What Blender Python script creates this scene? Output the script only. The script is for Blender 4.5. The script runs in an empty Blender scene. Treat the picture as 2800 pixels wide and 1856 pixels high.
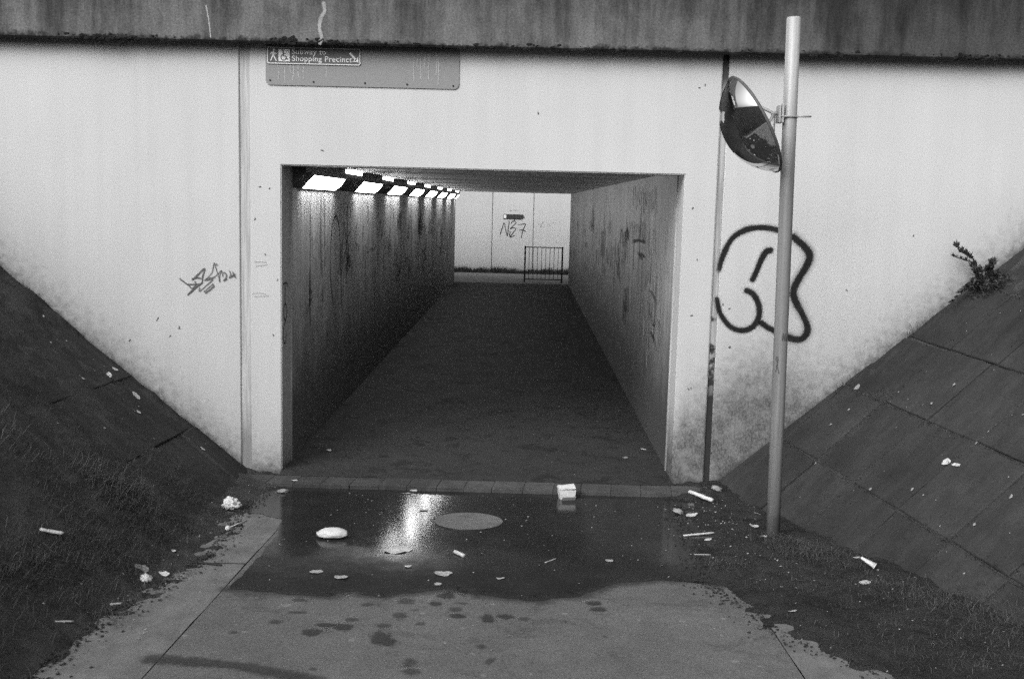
import bpy, bmesh, math, random
import numpy as np
from mathutils import Vector, Matrix, noise as mnoise
from mathutils.bvhtree import BVHTree

random.seed(7)
scene = bpy.context.scene
COL = scene.collection
R = math.radians

# ------------------------------------------------------------------ camera
PIT, YAW, ROL = 0.12534, -0.00933, 0.02489
cam_d = bpy.data.cameras.new('camera')
cam_d.sensor_width = 36.0
cam_d.lens = 37.906
cam_d.clip_start = 0.05
cam_d.clip_end = 2000
cam = bpy.data.objects.new('camera', cam_d)
COL.objects.link(cam)
fw = Vector((math.sin(YAW) * math.cos(PIT), math.cos(YAW) * math.cos(PIT), -math.sin(PIT)))
rt = Vector((math.cos(YAW), -math.sin(YAW), 0.0))
up = rt.cross(fw)
rr = rt * math.cos(ROL) + up * math.sin(ROL)
uu = -rt * math.sin(ROL) + up * math.cos(ROL)
cam.matrix_world = Matrix(((rr.x, uu.x, -fw.x, 0.32435), (rr.y, uu.y, -fw.y, -8.10607), (rr.z, uu.z, -fw.z, 2.08471), (0, 0, 0, 1)))
scene.camera = cam

# ------------------------------------------------------------------ sky, sun, exposure (black and white film, overcast)
SUN_EL, SUN_AZ = R(36), R(212)          # azimuth clockwise from +Y: behind the camera, a little to the left
world = bpy.data.worlds.new('World')
scene.world = world
world.use_nodes = True
wn = world.node_tree
wn.nodes.clear()
sky = wn.nodes.new('ShaderNodeTexSky')
sky.sky_type = 'NISHITA'
sky.sun_disc = False
sky.sun_elevation = SUN_EL
sky.sun_rotation = SUN_AZ
sky.air_density = 2.0
sky.dust_density = 9.0
sky.ozone_density = 1.0
bw = wn.nodes.new('ShaderNodeRGBToBW')
bg = wn.nodes.new('ShaderNodeBackground')
bg.inputs['Strength'].default_value = 0.15
wo = wn.nodes.new('ShaderNodeOutputWorld')
wn.links.new(sky.outputs[0], bw.inputs[0])
wn.links.new(bw.outputs[0], bg.inputs['Color'])
wn.links.new(bg.outputs[0], wo.inputs['Surface'])

sun_d = bpy.data.lights.new('sun', 'SUN')
sun_d.energy = 0.8
sun_d.angle = R(40)
sun_d.color = (1, 1, 1)
sun = bpy.data.objects.new('sun', sun_d)
COL.objects.link(sun)
to_sun = Vector((math.sin(SUN_AZ) * math.cos(SUN_EL), math.cos(SUN_AZ) * math.cos(SUN_EL), math.sin(SUN_EL)))
sun.rotation_euler = to_sun.to_track_quat('Z', 'Y').to_euler()

vs = scene.view_settings
vs.view_transform = 'Standard'
vs.look = 'None'
vs.gamma = 1.0
vs.use_curve_mapping = False
vs.exposure = 0.34
cy = scene.cycles
cy.use_denoising = False      # the photograph is grainy film
cy.max_bounces = 6
cy.diffuse_bounces = 4
cy.adaptive_threshold = 0.02
cy.glossy_bounces = 4
cy.transparent_max_bounces = 24
cy.sample_clamp_indirect = 0.9
cy.caustics_reflective = False
cy.caustics_refractive = False

# ------------------------------------------------------------------ geometry of the place (metres; wall face y = 0, path runs towards -y)
def zpath(y):
    return -0.05 - 0.05 * y

AR = Vector((1.83, 0, 0)); NR = Vector((-0.63286, -0.17012, 0.75535)).normalized()
UR = Vector((0.29373, -0.95539, 0.03092)).normalized()
AL = Vector((-1.76, 0, 0)); NL = Vector((0.62515, 0.0425, 0.77935)).normalized()
UL = Vector((0.01498, -0.99899, 0.04246)).normalized()
VR = NR.cross(UR); VR = VR if VR.z > 0 else -VR
VL = NL.cross(UL); VL = VL if VL.z > 0 else -VL

def plane_z(a, n, x, y):
    return a.z - (n.x * (x - a.x) + n.y * (y - a.y)) / n.z

def fbm(x, y, z=0.0, o=4):
    return mnoise.fractal(Vector((x, y, z)), 1.0, 2.0, o)

def smooth(a, b, t):
    t = max(0.0, min(1.0, (t - a) / (b - a)))
    return t * t * (3 - 2 * t)

def interp(tab, t):
    if t >= tab[0][0]:
        return tab[0][1]
    for (a, va), (b, vb) in zip(tab, tab[1:]):
        if t >= b:
            return va + (vb - va) * (t - a) / (b - a)
    return tab[-1][1]

# ------------------------------------------------------------------ object helpers
def tag(o, label=None, cat=None, group=None, kind=None):
    if label: o['label'] = label
    if cat: o['category'] = cat
    if group: o['group'] = group
    if kind: o['kind'] = kind
    return o

def link(name, me, mat=None, parent=None):
    if mat is not None and not me.materials:
        for m in (mat if isinstance(mat, (list, tuple)) else [mat]):
            me.materials.append(m)
    o = bpy.data.objects.new(name, me)
    COL.objects.link(o)
    if parent is not None:
        o.parent = parent
    return o

def empty(name, loc=(0, 0, 0)):
    o = bpy.data.objects.new(name, None)
    o.empty_display_size = 0.2
    o.location = loc
    COL.objects.link(o)
    return o

def mesh(name, verts, faces, smooth_=False):
    me = bpy.data.meshes.new(name)
    me.from_pydata([tuple(v) for v in verts], [], faces)
    me.update()
    if smooth_:
        me.polygons.foreach_set('use_smooth', [True] * len(me.polygons))
    return me

def bm_mesh(name, bm, smooth_=False):
    bmesh.ops.recalc_face_normals(bm, faces=bm.faces)
    me = bpy.data.meshes.new(name)
    bm.to_mesh(me)
    bm.free()
    if smooth_:
        me.polygons.foreach_set('use_smooth', [True] * len(me.polygons))
    return me

def add_box(bm, lo, hi, bevel=0.0, mtx=None):
    r = bmesh.ops.create_cube(bm, size=1.0)
    vs_ = r['verts']
    lo, hi = Vector(lo), Vector(hi)
    for v in vs_:
        v.co = Vector((lo[i] + (v.co[i] + 0.5) * (hi[i] - lo[i]) for i in range(3)))
    if bevel:
        es = list({e for v in vs_ for e in v.link_edges})
        g = bmesh.ops.bevel(bm, geom=es, offset=bevel, segments=1, affect='EDGES')
        vs_ = list({v for f in g['faces'] for v in f.verts} | {v for v in vs_ if v.is_valid})
    if mtx is not None:
        bmesh.ops.transform(bm, matrix=mtx, verts=[v for v in vs_ if v.is_valid])

def box(name, lo, hi, mat, parent=None, bevel=0.0):
    bm = bmesh.new()
    add_box(bm, lo, hi, bevel)
    return link(name, bm_mesh(name, bm), mat, parent)

def add_tube(bm, pts, rad, seg=10, cap=True):
    pts = [Vector(p) for p in pts]
    rads = rad if isinstance(rad, (list, tuple)) else [rad] * len(pts)
    rings = []
    ref = None
    for i, p in enumerate(pts):
        t = (pts[min(i + 1, len(pts) - 1)] - pts[max(i - 1, 0)]).normalized()
        if ref is None or abs(ref.dot(t)) > 0.95:
            ref = Vector((0, 0, 1)) if abs(t.z) < 0.9 else Vector((1, 0, 0))
        a = t.cross(ref).normalized()
        b = t.cross(a).normalized()
        ref = -b if False else ref
        rings.append([bm.verts.new(p + (a * math.cos(k * 2 * math.pi / seg) + b * math.sin(k * 2 * math.pi / seg)) * rads[i]) for k in range(seg)])
    for r0, r1 in zip(rings, rings[1:]):
        for k in range(seg):
            bm.faces.new((r0[k], r0[(k + 1) % seg], r1[(k + 1) % seg], r1[k]))
    if cap:
        bm.faces.new(rings[0][::-1])
        bm.faces.new(rings[-1])

def tube(name, pts, rad, mat, parent=None, seg=10, smooth_=True):
    bm = bmesh.new()
    add_tube(bm, pts, rad, seg)
    return link(name, bm_mesh(name, bm, smooth_), mat, parent)

def catmull(pts, n=6):
    if len(pts) < 3:
        a, b = pts
        return [tuple(a[i] + (b[i] - a[i]) * t / n for i in range(2)) for t in range(n + 1)]
    P = [pts[0]] + list(pts) + [pts[-1]]
    out = []
    for i in range(1, len(P) - 2):
        p0, p1, p2, p3 = P[i - 1], P[i], P[i + 1], P[i + 2]
        for k in range(n):
            t = k / n
            out.append(tuple(0.5 * (2 * p1[j] + (p2[j] - p0[j]) * t + (2 * p0[j] - 5 * p1[j] + 4 * p2[j] - p3[j]) * t * t + (3 * p1[j] - p0[j] - 3 * p2[j] + p3[j]) * t ** 3) for j in range(2)))
    out.append(tuple(pts[-1]))
    return out

def strokes(name, lines, width, to3, mat, parent, lift=0.003, step=0.0004, n=6, wvar=0.0):
    """painted strokes: thin ribbons lying just off a surface. to3(a, b, lift) maps the surface's 2D coordinates to the place"""
    vs_, fs, uvs = [], [], []
    for si, ln in enumerate(lines):
        w = width * (1 + random.uniform(-wvar, wvar)) if not isinstance(width, (list, tuple)) else width[si]
        pts = catmull(ln, n)
        h = w / 2
        t0 = Vector(pts[1]) - Vector(pts[0]); t1 = Vector(pts[-1]) - Vector(pts[-2])
        if t0.length < 1e-6 or t1.length < 1e-6:
            continue
        pts = [tuple(Vector(pts[0]) - t0.normalized() * h)] + pts + [tuple(Vector(pts[-1]) + t1.normalized() * h)]
        L = [0.0]
        for a, b in zip(pts, pts[1:]):
            L.append(L[-1] + (Vector(b) - Vector(a)).length)
        base = len(vs_)
        for i, p in enumerate(pts):
            t = Vector(pts[min(i + 1, len(pts) - 1)]) - Vector(pts[max(i - 1, 0)])
            t.normalize()
            nn = Vector((-t.y, t.x))
            e = min(L[i], L[-1] - L[i]) / h
            for s in (-1, 0, 1):
                q = Vector(p) + nn * (s * h * (1 + 0.28 * fbm(p[0] * 5, p[1] * 5, 7.7, 2)))
                vs_.append(to3(q.x, q.y, lift + step * si))
                uvs.append((e, s))
        for i in range(len(pts) - 1):
            for s in (0, 1):
                a = base + i * 3 + s
                fs.append((a, a + 1, a + 4, a + 3))
    me = mesh(name, vs_, fs)
    uvl = me.uv_layers.new(name='stroke')
    for lp in me.loops:
        uvl.data[lp.index].uv = uvs[lp.vertex_index]
    return link(name, me, mat, parent)

# ------------------------------------------------------------------ material helpers (all greys)
class NT:
    def __init__(s, name):
        s.m = bpy.data.materials.new(name)
        s.m.use_nodes = True
        s.t = s.m.node_tree
        s.b = s.t.nodes['Principled BSDF']
        s.out = s.t.nodes['Material Output']
        s._pos = None
    def lk(s, a, b):
        s.t.links.new(a, b)
    def put(s, sock, v):
        if isinstance(v, bpy.types.NodeSocket):
            s.lk(v, sock)
        else:
            sock.default_value = v
    @property
    def pos(s):
        if s._pos is None:
            s._pos = s.t.nodes.new('ShaderNodeNewGeometry').outputs['Position']
        return s._pos
    @property
    def obj(s):
        return s.t.nodes.new('ShaderNodeTexCoord').outputs['Object']
    def math(s, op, a, b=0.0, c=None, clamp=False):
        n = s.t.nodes.new('ShaderNodeMath')
        n.operation = op
        n.use_clamp = clamp
        s.put(n.inputs[0], a); s.put(n.inputs[1], b)
        if c is not None: s.put(n.inputs[2], c)
        return n.outputs[0]
    def mul(s, a, b): return s.math('MULTIPLY', a, b)
    def add(s, a, b): return s.math('ADD', a, b)
    def sub(s, a, b): return s.math('SUBTRACT', a, b)
    def mn(s, a, b): return s.math('MINIMUM', a, b)
    def mx(s, a, b): return s.math('MAXIMUM', a, b)
    def scale(s, v, k):
        n = s.t.nodes.new('ShaderNodeVectorMath')
        n.operation = 'MULTIPLY'
        s.lk(v, n.inputs[0])
        n.inputs[1].default_value = k if isinstance(k, tuple) else (k, k, k)
        return n.outputs[0]
    def dotp(s, v, k):
        n = s.t.nodes.new('ShaderNodeVectorMath')
        n.operation = 'DOT_PRODUCT'
        s.lk(v, n.inputs[0])
        n.inputs[1].default_value = k
        return n.outputs['Value']
    def xyz(s, v=None):
        n = s.t.nodes.new('ShaderNodeSeparateXYZ')
        s.lk(v or s.pos, n.inputs[0])
        return n.outputs
    def noise(s, sc, det=3.0, rough=0.55, vec=None, dist=0.0):
        n = s.t.nodes.new('ShaderNodeTexNoise')
        s.lk(vec or s.pos, n.inputs['Vector'])
        n.inputs['Scale'].default_value = sc
        n.inputs['Detail'].default_value = det
        n.inputs['Roughness'].default_value = rough
        n.inputs['Distortion'].default_value = dist
        return n.outputs[0]
    def ramp(s, v, a, b, lo=0.0, hi=1.0, smooth_=True):
        n = s.t.nodes.new('ShaderNodeMapRange')
        n.interpolation_type = 'SMOOTHSTEP' if smooth_ else 'LINEAR'
        s.put(n.inputs['Value'], v); s.put(n.inputs['From Min'], a); s.put(n.inputs['From Max'], b)
        s.put(n.inputs['To Min'], lo); s.put(n.inputs['To Max'], hi)
        return n.outputs[0]
    def mix(s, f, a, b):
        n = s.t.nodes.new('ShaderNodeMix')
        n.data_type = 'FLOAT'
        s.put(n.inputs[0], f); s.put(n.inputs[2], a); s.put(n.inputs[3], b)
        return n.outputs[0]
    def color(s, v):
        if not isinstance(v, bpy.types.NodeSocket):
            s.b.inputs['Base Color'].default_value = (v, v, v, 1)
            return
        n = s.t.nodes.new('ShaderNodeCombineColor')
        for i in range(3): s.lk(v, n.inputs[i])
        s.lk(n.outputs[0], s.b.inputs['Base Color'])
    def bump(s, h, strength=0.3, dist=0.01):
        n = s.t.nodes.new('ShaderNodeBump')
        n.inputs['Strength'].default_value = strength
        n.inputs['Distance'].default_value = dist
        s.lk(h, n.inputs['Height'])
        s.lk(n.outputs[0], s.b.inputs['Normal'])
    def rough(s, v): s.put(s.b.inputs['Roughness'], v)
    def spec(s, v): s.put(s.b.inputs['Specular IOR Level'], v)
    def rand(s):
        return s.t.nodes.new('ShaderNodeObjectInfo').outputs['Random']

def plain(name, col, rough=0.7, var=0.15, sc=40.0, spec=0.3, metal=0.0, bump=0.2):
    n = NT(name)
    v = n.noise(sc, 4, 0.6)
    n.color(n.mul(n.ramp(v, 0.25, 0.75, 1 - var, 1 + var, False), col))
    n.rough(rough); n.spec(spec)
    n.b.inputs['Metallic'].default_value = metal
    if bump: n.bump(v, bump, 0.004)
    return n.m

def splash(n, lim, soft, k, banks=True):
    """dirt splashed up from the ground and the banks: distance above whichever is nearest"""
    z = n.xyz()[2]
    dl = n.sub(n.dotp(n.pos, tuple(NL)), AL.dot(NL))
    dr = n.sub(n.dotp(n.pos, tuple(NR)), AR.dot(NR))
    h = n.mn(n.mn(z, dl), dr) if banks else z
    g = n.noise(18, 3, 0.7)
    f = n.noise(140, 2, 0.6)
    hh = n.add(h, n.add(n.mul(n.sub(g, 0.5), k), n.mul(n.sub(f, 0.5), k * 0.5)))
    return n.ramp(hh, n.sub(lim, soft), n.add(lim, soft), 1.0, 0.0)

def m_wall(name='painted_render', banks=True, base=0.52):
    n = NT(name)
    x = n.xyz()[0]
    sp = n.noise(150, 1, 0.6)
    mo = n.noise(1.1, 3, 0.6)
    c = n.mul(n.mul(n.ramp(mo, 0.3, 0.7, 0.95, 1.03, False), n.ramp(sp, 0.2, 0.8, 0.84, 1.16, False)), base)
    gr = n.noise(1, 3, 0.75, n.scale(n.pos, (75, 75, 42)))
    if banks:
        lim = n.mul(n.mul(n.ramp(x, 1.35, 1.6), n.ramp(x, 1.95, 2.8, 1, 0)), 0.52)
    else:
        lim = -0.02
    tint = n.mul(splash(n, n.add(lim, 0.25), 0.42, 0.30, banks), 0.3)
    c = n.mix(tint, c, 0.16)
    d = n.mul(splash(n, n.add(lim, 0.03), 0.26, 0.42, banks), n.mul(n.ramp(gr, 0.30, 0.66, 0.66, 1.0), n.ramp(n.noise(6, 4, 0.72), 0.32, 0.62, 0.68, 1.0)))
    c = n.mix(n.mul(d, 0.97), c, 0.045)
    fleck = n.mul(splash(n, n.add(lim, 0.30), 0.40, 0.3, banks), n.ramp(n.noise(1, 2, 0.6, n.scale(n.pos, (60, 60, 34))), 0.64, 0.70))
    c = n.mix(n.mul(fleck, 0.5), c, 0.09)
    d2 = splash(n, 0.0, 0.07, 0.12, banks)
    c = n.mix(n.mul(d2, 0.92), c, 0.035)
    streak = n.noise(1, 3, 0.6, n.scale(n.pos, (9, 9, 0.5)))
    c = n.mul(c, n.ramp(streak, 0.3, 0.6, 0.96, 1.0))
    n.color(c); n.rough(0.75); n.spec(0.2)
    n.bump(n.add(n.mul(sp, 0.5), gr), 0.25, 0.004)
    return n.m

def m_joint(dark):
    n = NT('joint_filler')
    x, y, z = n.xyz()
    st = n.noise(1, 5, 0.65, n.scale(n.pos, (60, 60, 2.2)))
    c = n.mul(n.ramp(st, 0.3, 0.7, 0.62, 1.25, False), 0.36 if dark else 0.44)
    if dark:
        patch = n.noise(7, 3, 0.7)
        k = n.ramp(n.add(z, n.mul(n.sub(patch, 0.5), 3.0)), 0.7, 1.1, 1, 0)
        c = n.mix(k, c, 0.022)
        c = n.mix(n.ramp(z, 0.55, 0.95, 1, 0), c, 0.02)
        c = n.mix(n.ramp(z, 2.9, 3.05), c, 0.05)
    else:
        k = n.ramp(n.add(z, n.mul(n.sub(n.noise(3, 4, 0.7), 0.5), 1.2)), 0.2, 0.7, 0.6, 0)
        c = n.mix(k, c, 0.12)
    n.color(c); n.rough(0.85); n.bump(st, 0.3, 0.006)
    return n.m

def m_beam():
    n = NT('weathered_concrete')
    x, y, z = n.xyz()
    s1 = n.noise(1, 4, 0.65, n.scale(n.pos, (2.6, 2.6, 0.55)))
    s2 = n.noise(1, 4, 0.7, n.scale(n.pos, (16, 16, 1.6)))
    bl = n.noise(5, 4, 0.7)
    g = n.noise(75, 2, 0.7)
    v = n.add(n.add(n.mul(s1, 0.5), n.mul(s2, 0.28)), n.mul(bl, 0.22))
    v = n.add(v, n.ramp(z, 3.2, 3.7, 0.05, -0.03))
    c = n.ramp(v, 0.37, 0.68, 0.035, 0.155)
    big = n.noise(0.55, 2, 0.5)
    c = n.mul(c, n.ramp(n.add(x, n.mul(big, 2.0)), 2.0, 4.2, 1.0, 0.42))
    c = n.mul(c, n.ramp(g, 0.25, 0.75, 0.6, 1.4, False))
    ed = n.add(z, n.add(n.mul(n.sub(n.noise(7, 3, 0.7), 0.5), -0.14), n.mul(n.sub(n.noise(45, 2, 0.7), 0.5), -0.05)))
    c = n.mix(n.ramp(ed, 3.195, 3.235, 1, 0), c, 0.025)
    n.color(c); n.rough(0.9); n.spec(0.15)
    n.bump(n.add(g, s2), 0.35, 0.006)
    return n.m

def m_tunnel(name, base, low, top):
    n = NT(name)
    x, y, z = n.xyz()
    s1 = n.noise(1, 4, 0.72, n.scale(n.pos, (1.0, 2.2, 0.5)), 0.6)
    s2 = n.noise(1, 4, 0.75, n.scale(n.pos, (1.0, 12.0, 1.6)), 0.9)
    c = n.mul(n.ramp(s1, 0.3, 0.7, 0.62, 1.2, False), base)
    c = n.mul(c, n.ramp(s2, 0.3, 0.7, 0.68, 1.22, False))
    scr = n.ramp(n.math('ABSOLUTE', n.sub(n.noise(1, 3, 0.6, n.scale(n.pos, (1, 3.6, 3.0)), 1.6), 0.5)), 0.008, 0.02, 1, 0)
    ar = n.ramp(n.noise(0.8, 2), 0.47, 0.6)
    c = n.mix(n.mul(n.mul(scr, ar), 0.6), c, 0.10)
    lo = n.ramp(n.add(z, n.mul(n.sub(n.noise(4, 5, 0.7), 0.5), 0.9)), 0.3, top, 0.96, 0.0)  # lamp light fading towards the floor is painted into the wall colour
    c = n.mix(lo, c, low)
    c = n.mul(c, n.ramp(n.noise(120, 2), 0.25, 0.75, 0.85, 1.15, False))
    n.color(c); n.rough(0.55); n.spec(0.3)
    n.bump(s2, 0.15, 0.004)
    return n.m

def m_ceiling():
    n = NT('ceiling_concrete')
    s1 = n.noise(1, 4, 0.7, n.scale(n.pos, (0.9, 5.0, 1)), 0.5)
    s2 = n.noise(5, 4, 0.7)
    c = n.mul(n.ramp(s1, 0.3, 0.7, 0.35, 1.4, False), n.mul(n.ramp(s2, 0.3, 0.7, 0.75, 1.25, False), 0.75))
    n.color(c); n.rough(n.ramp(s1, 0.3, 0.7, 0.6, 0.3)); n.spec(0.45); n.bump(s2, 0.12, 0.004)
    return n.m

def m_asphalt(name, col, wet=False):
    n = NT(name)
    g = n.noise(230, 3, 0.7)
    g2 = n.noise(90, 3, 0.7)
    mo = n.noise(1.7, 5, 0.65)
    c = n.mul(n.ramp(mo, 0.3, 0.7, 0.84, 1.12, False), n.mul(n.ramp(n.add(n.mul(g, 0.5), n.mul(g2, 0.5)), 0.3, 0.7, 0.5, 1.5, False), col))
    c = n.mul(c, n.ramp(n.noise(6, 5, 0.7), 0.3, 0.7, 0.88, 1.1, False))
    if wet:
        pool = n.ramp(n.add(n.xyz()[1], n.mul(n.sub(n.noise(2.5, 4, 0.65), 0.5), 1.1)), -2.7, -1.7)
        n.rough(n.mix(pool, 0.6, 0.06)); n.spec(n.mix(pool, 0.03, 0.085))
        c = n.mul(c, n.ramp(n.noise(2.2, 4), 0.3, 0.7, 0.8, 1.25, False))
        n.bump(n.noise(85, 2, 0.6), 0.22, 0.0016)
    else:
        stain = n.ramp(n.noise(3.1, 4, 0.7, dist=0.8), 0.52, 0.64)
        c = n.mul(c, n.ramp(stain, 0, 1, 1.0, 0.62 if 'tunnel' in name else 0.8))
        spots = n.ramp(n.noise(16, 1, 0.4), 0.72, 0.75)
        c = n.mix(n.mul(spots, 0.5), c, col * 1.9)
        n.rough(0.9); n.spec(0.12); n.bump(n.add(g2, g), 0.5, 0.005)
    n.color(c)
    return n.m

def m_edging():
    n = NT('edging_concrete')
    a = n.noise(3.5, 6, 0.72)
    b = n.noise(1, 5, 0.7, n.scale(n.pos, (14, 5, 5)))
    g = n.noise(150, 3, 0.7)
    c = n.mul(n.add(n.mul(n.ramp(a, 0.3, 0.7, 0.5, 1.3, False), 0.6), n.mul(n.ramp(b, 0.3, 0.7, 0.5, 1.3, False), 0.4)), 0.155)
    c = n.mul(c, n.ramp(g, 0.25, 0.75, 0.7, 1.3, False))
    n.color(c); n.rough(0.9); n.spec(0.15); n.bump(n.add(a, n.mul(g, 0.5)), 0.5, 0.008)
    return n.m

def m_slab(name, col, ax=None):
    n = NT(name)
    a = n.noise(2.3, 6, 0.72)
    m = n.noise(7, 5, 0.75, dist=0.6)
    g = n.noise(140, 3, 0.7)
    c = n.mul(n.ramp(a, 0.3, 0.7, 0.7, 1.25, False), n.mul(n.add(0.85, n.mul(n.rand(), 0.3)), col))
    c = n.mul(c, n.ramp(g, 0.25, 0.75, 0.65, 1.35, False))
    c = n.mix(n.mul(n.ramp(m, 0.40, 0.72), 0.55), c, 0.026)
    c = n.mul(c, n.ramp(n.noise(0.9, 2), 0.3, 0.7, 0.8, 1.2, False))
    if ax:
        cv = n.t.nodes.new('ShaderNodeCombineXYZ')
        n.lk(n.mul(n.dotp(n.pos, tuple(ax[0])), 13.0), cv.inputs[0]); n.lk(n.mul(n.dotp(n.pos, tuple(ax[1])), 1.3), cv.inputs[1])
        c = n.mul(c, n.ramp(n.noise(1, 4, 0.7, cv.outputs[0]), 0.3, 0.7, 0.84, 1.14, False))
    n.color(c); n.rough(0.92); n.spec(0.12); n.bump(n.add(m, n.mul(g, 0.5)), 0.5, 0.008)
    return n.m

def m_soil(name, col):
    n = NT(name)
    a = n.noise(5, 6, 0.75)
    g = n.noise(110, 4, 0.75)
    c = n.mul(n.ramp(a, 0.3, 0.7, 0.55, 1.5, False), n.mul(n.ramp(g, 0.25, 0.75, 0.5, 1.6, False), col))
    n.color(c); n.rough(0.95); n.spec(0.1); n.bump(n.add(a, g), 0.9, 0.015)
    return n.m

def m_paint(name, col, soft=0.45, fuzz=0.35, strength=1.0, sc=60):
    """sprayed or rubbed paint: opaque along the middle of each stroke, breaking up at its edge"""
    n = NT(name)
    uv = n.t.nodes.new('ShaderNodeUVMap'); uv.uv_map = 'stroke'
    u, v, _ = n.xyz(uv.outputs[0])
    e = n.math('MAXIMUM', n.sub(1.0, u), 0.0)
    r = n.math('SQRT', n.add(n.mul(e, e), n.mul(v, v)))
    r = n.add(r, n.mul(n.sub(n.noise(sc, 3, 0.7), 0.5), fuzz))
    a = n.mul(n.ramp(r, 1.0 - soft, 1.0, 1, 0), n.mul(n.ramp(n.noise(7, 2), 0.3, 0.6, 0.8, 1.0), strength))
    n.color(n.mul(n.ramp(n.noise(30, 3), 0.3, 0.7, 0.8, 1.2, False), col))
    n.rough(0.7); n.spec(0.2)
    n.put(n.b.inputs['Alpha'], a)
    return n.m

def m_emit(name, strength):
    n = NT(name)
    n.color(0.8)
    n.b.inputs['Emission Color'].default_value = (1, 1, 1, 1)
    n.put(n.b.inputs['Emission Strength'], strength)
    n.rough(0.4)
    return n.m

def m_blade(name, lo, hi):
    n = NT(name)
    at = n.t.nodes.new('ShaderNodeAttribute'); at.attribute_name = 'tone'
    n.color(n.mix(at.outputs['Fac'], lo, hi))
    n.rough(0.7); n.spec(0.2)
    return n.m

WALL = m_wall(); FARWALL = m_wall('far_wall_paint', False, 0.46); JOINT_L = m_joint(False); JOINT_R = m_joint(True); BEAM = m_beam(); TUN = m_tunnel('tunnel_paint', 0.50, 0.055, 2.0); TUN_LAMPLIT = m_tunnel('lamplit_tunnel_paint', 0.70, 0.10, 1.75); CEIL = m_ceiling()  # left tunnel wall gets a paler copy, with extra lamp light put into its colour
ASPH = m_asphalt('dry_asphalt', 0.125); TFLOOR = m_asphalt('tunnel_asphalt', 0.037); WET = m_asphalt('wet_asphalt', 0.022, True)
EDGE = m_edging(); SLAB = m_slab('slab_concrete', 0.037, (UR, VR)); SLAB_L = m_slab('mossy_slab', 0.042, (UL, VL)); SOIL = m_soil('soil', 0.050); MUD = m_soil('mud', 0.032)
KERB = m_slab('kerb_brick', 0.068)
OVERSPRAY = m_paint('black_overspray', 0.012, 1.0, 0.5, 0.42, 120)
SPRAY = m_paint('black_spray_paint', 0.012, 0.6, 0.45)
MARKER = m_paint('grey_marker', 0.09, 0.4, 0.5, 0.9, 200)
FAINT = m_paint('faded_marker', 0.2, 0.7, 0.6, 0.4, 200)
TAGPAINT = m_paint('tunnel_spray', 0.035, 0.6, 0.6, 0.8, 30)
DAMPM = m_paint('damp', 0.045, 0.8, 1.5, 0.8, 34)
LIME = m_paint('lime_deposit', 0.5, 0.6, 0.9, 0.6, 50)
LAMP = m_emit('lamp_diffuser', 18.0)
SLOTM = m_emit('lamp_slot', 18.0)
GALV = plain('galvanised_steel', 0.42, 0.5, 0.10, 30, 0.4, 0.25)
STEEL = plain('grey_bracket_steel', 0.30, 0.45, 0.2, 60, 0.4, 0.3)
BLACKP = plain('black_plastic', 0.03, 0.35, 0.15, 60, 0.5)
RAILM = plain('dark_railing_paint', 0.02, 0.5)
WHITE = plain('white_foam', 0.56, 0.8, 0.12, 45, 0.2)
PAPER = plain('dirty_paper', 0.46, 0.8, 0.3, 60, 0.2)
GREYP = plain('grey_scrap', 0.26, 0.85, 0.3, 60, 0.2)
LEAFM = plain('pale_dead_leaf', 0.30, 0.7, 0.3, 80, 0.3)
TWIGM = plain('dark_twig', 0.03, 0.9)
GRASS = m_blade('grass_blade', 0.03, 0.075)
DRYG = m_blade('dry_grass_blade', 0.03, 0.12)
WEED = m_blade('weed_leaf', 0.02, 0.06)
BOARDM = plain('grey_board', 0.23, 0.6, 0.08, 60, 0.3)
PLATEM = plain('sign_plate', 0.10, 0.5, 0.12, 60, 0.3)
SIGNW = plain('sign_white', 0.70, 0.55, 0.15, 120, 0.3)
MOSS = m_soil('moss', 0.022)
IRON = m_asphalt('cover_fill', 0.14)

def m_damp(name, strength):
    n = NT(name)
    uv = n.t.nodes.new('ShaderNodeUVMap'); uv.uv_map = 'stroke'
    u, v, _ = n.xyz(uv.outputs[0])
    r = n.math('SQRT', n.add(n.mul(u, u), n.mul(v, v)))
    r = n.add(r, n.mul(n.sub(n.noise(26, 3, 0.7), 0.5), 1.7))
    n.color(0.04); n.rough(0.7); n.spec(0.2)
    n.put(n.b.inputs['Alpha'], n.mul(n.ramp(r, 0.45, 1.0, 1, 0), strength))
    return n.m
DAMP_HI = m_damp('damp_footmark', 0.8); DAMP_LO = m_damp('faint_damp_footmark', 0.45)
FRINGE = m_paint('damp_fringe', 0.04, 1.0, 0.9, 0.55, 22)

# ------------------------------------------------------------------ measured positions (metres)
BIG=[[[1.788,1.637],[1.802,1.707],[1.837,1.804],[1.885,1.879],[1.953,1.924],[2.012,1.945],[2.081,1.953],[2.151,1.949],[2.213,1.935],[2.274,1.915]],[[2.328,1.89],[2.364,1.861],[2.405,1.829],[2.445,1.784],[2.458,1.741],[2.436,1.671],[2.397,1.6],[2.36,1.52],[2.353,1.459],[2.383,1.389],[2.436,1.302],[2.469,1.232],[2.472,1.179],[2.442,1.132],[2.39,1.119],[2.318,1.14]],[[2.282,1.156],[2.228,1.182],[2.174,1.207],[2.126,1.239]],[[2.164,1.786],[2.13,1.772],[2.095,1.706],[2.068,1.627],[2.041,1.565]],[[2.002,1.48],[2.046,1.459],[2.084,1.408],[2.104,1.338],[2.1,1.276],[2.068,1.217],[2.017,1.185],[1.964,1.179],[1.902,1.2],[1.847,1.251],[1.804,1.321],[1.782,1.409]]]
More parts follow.
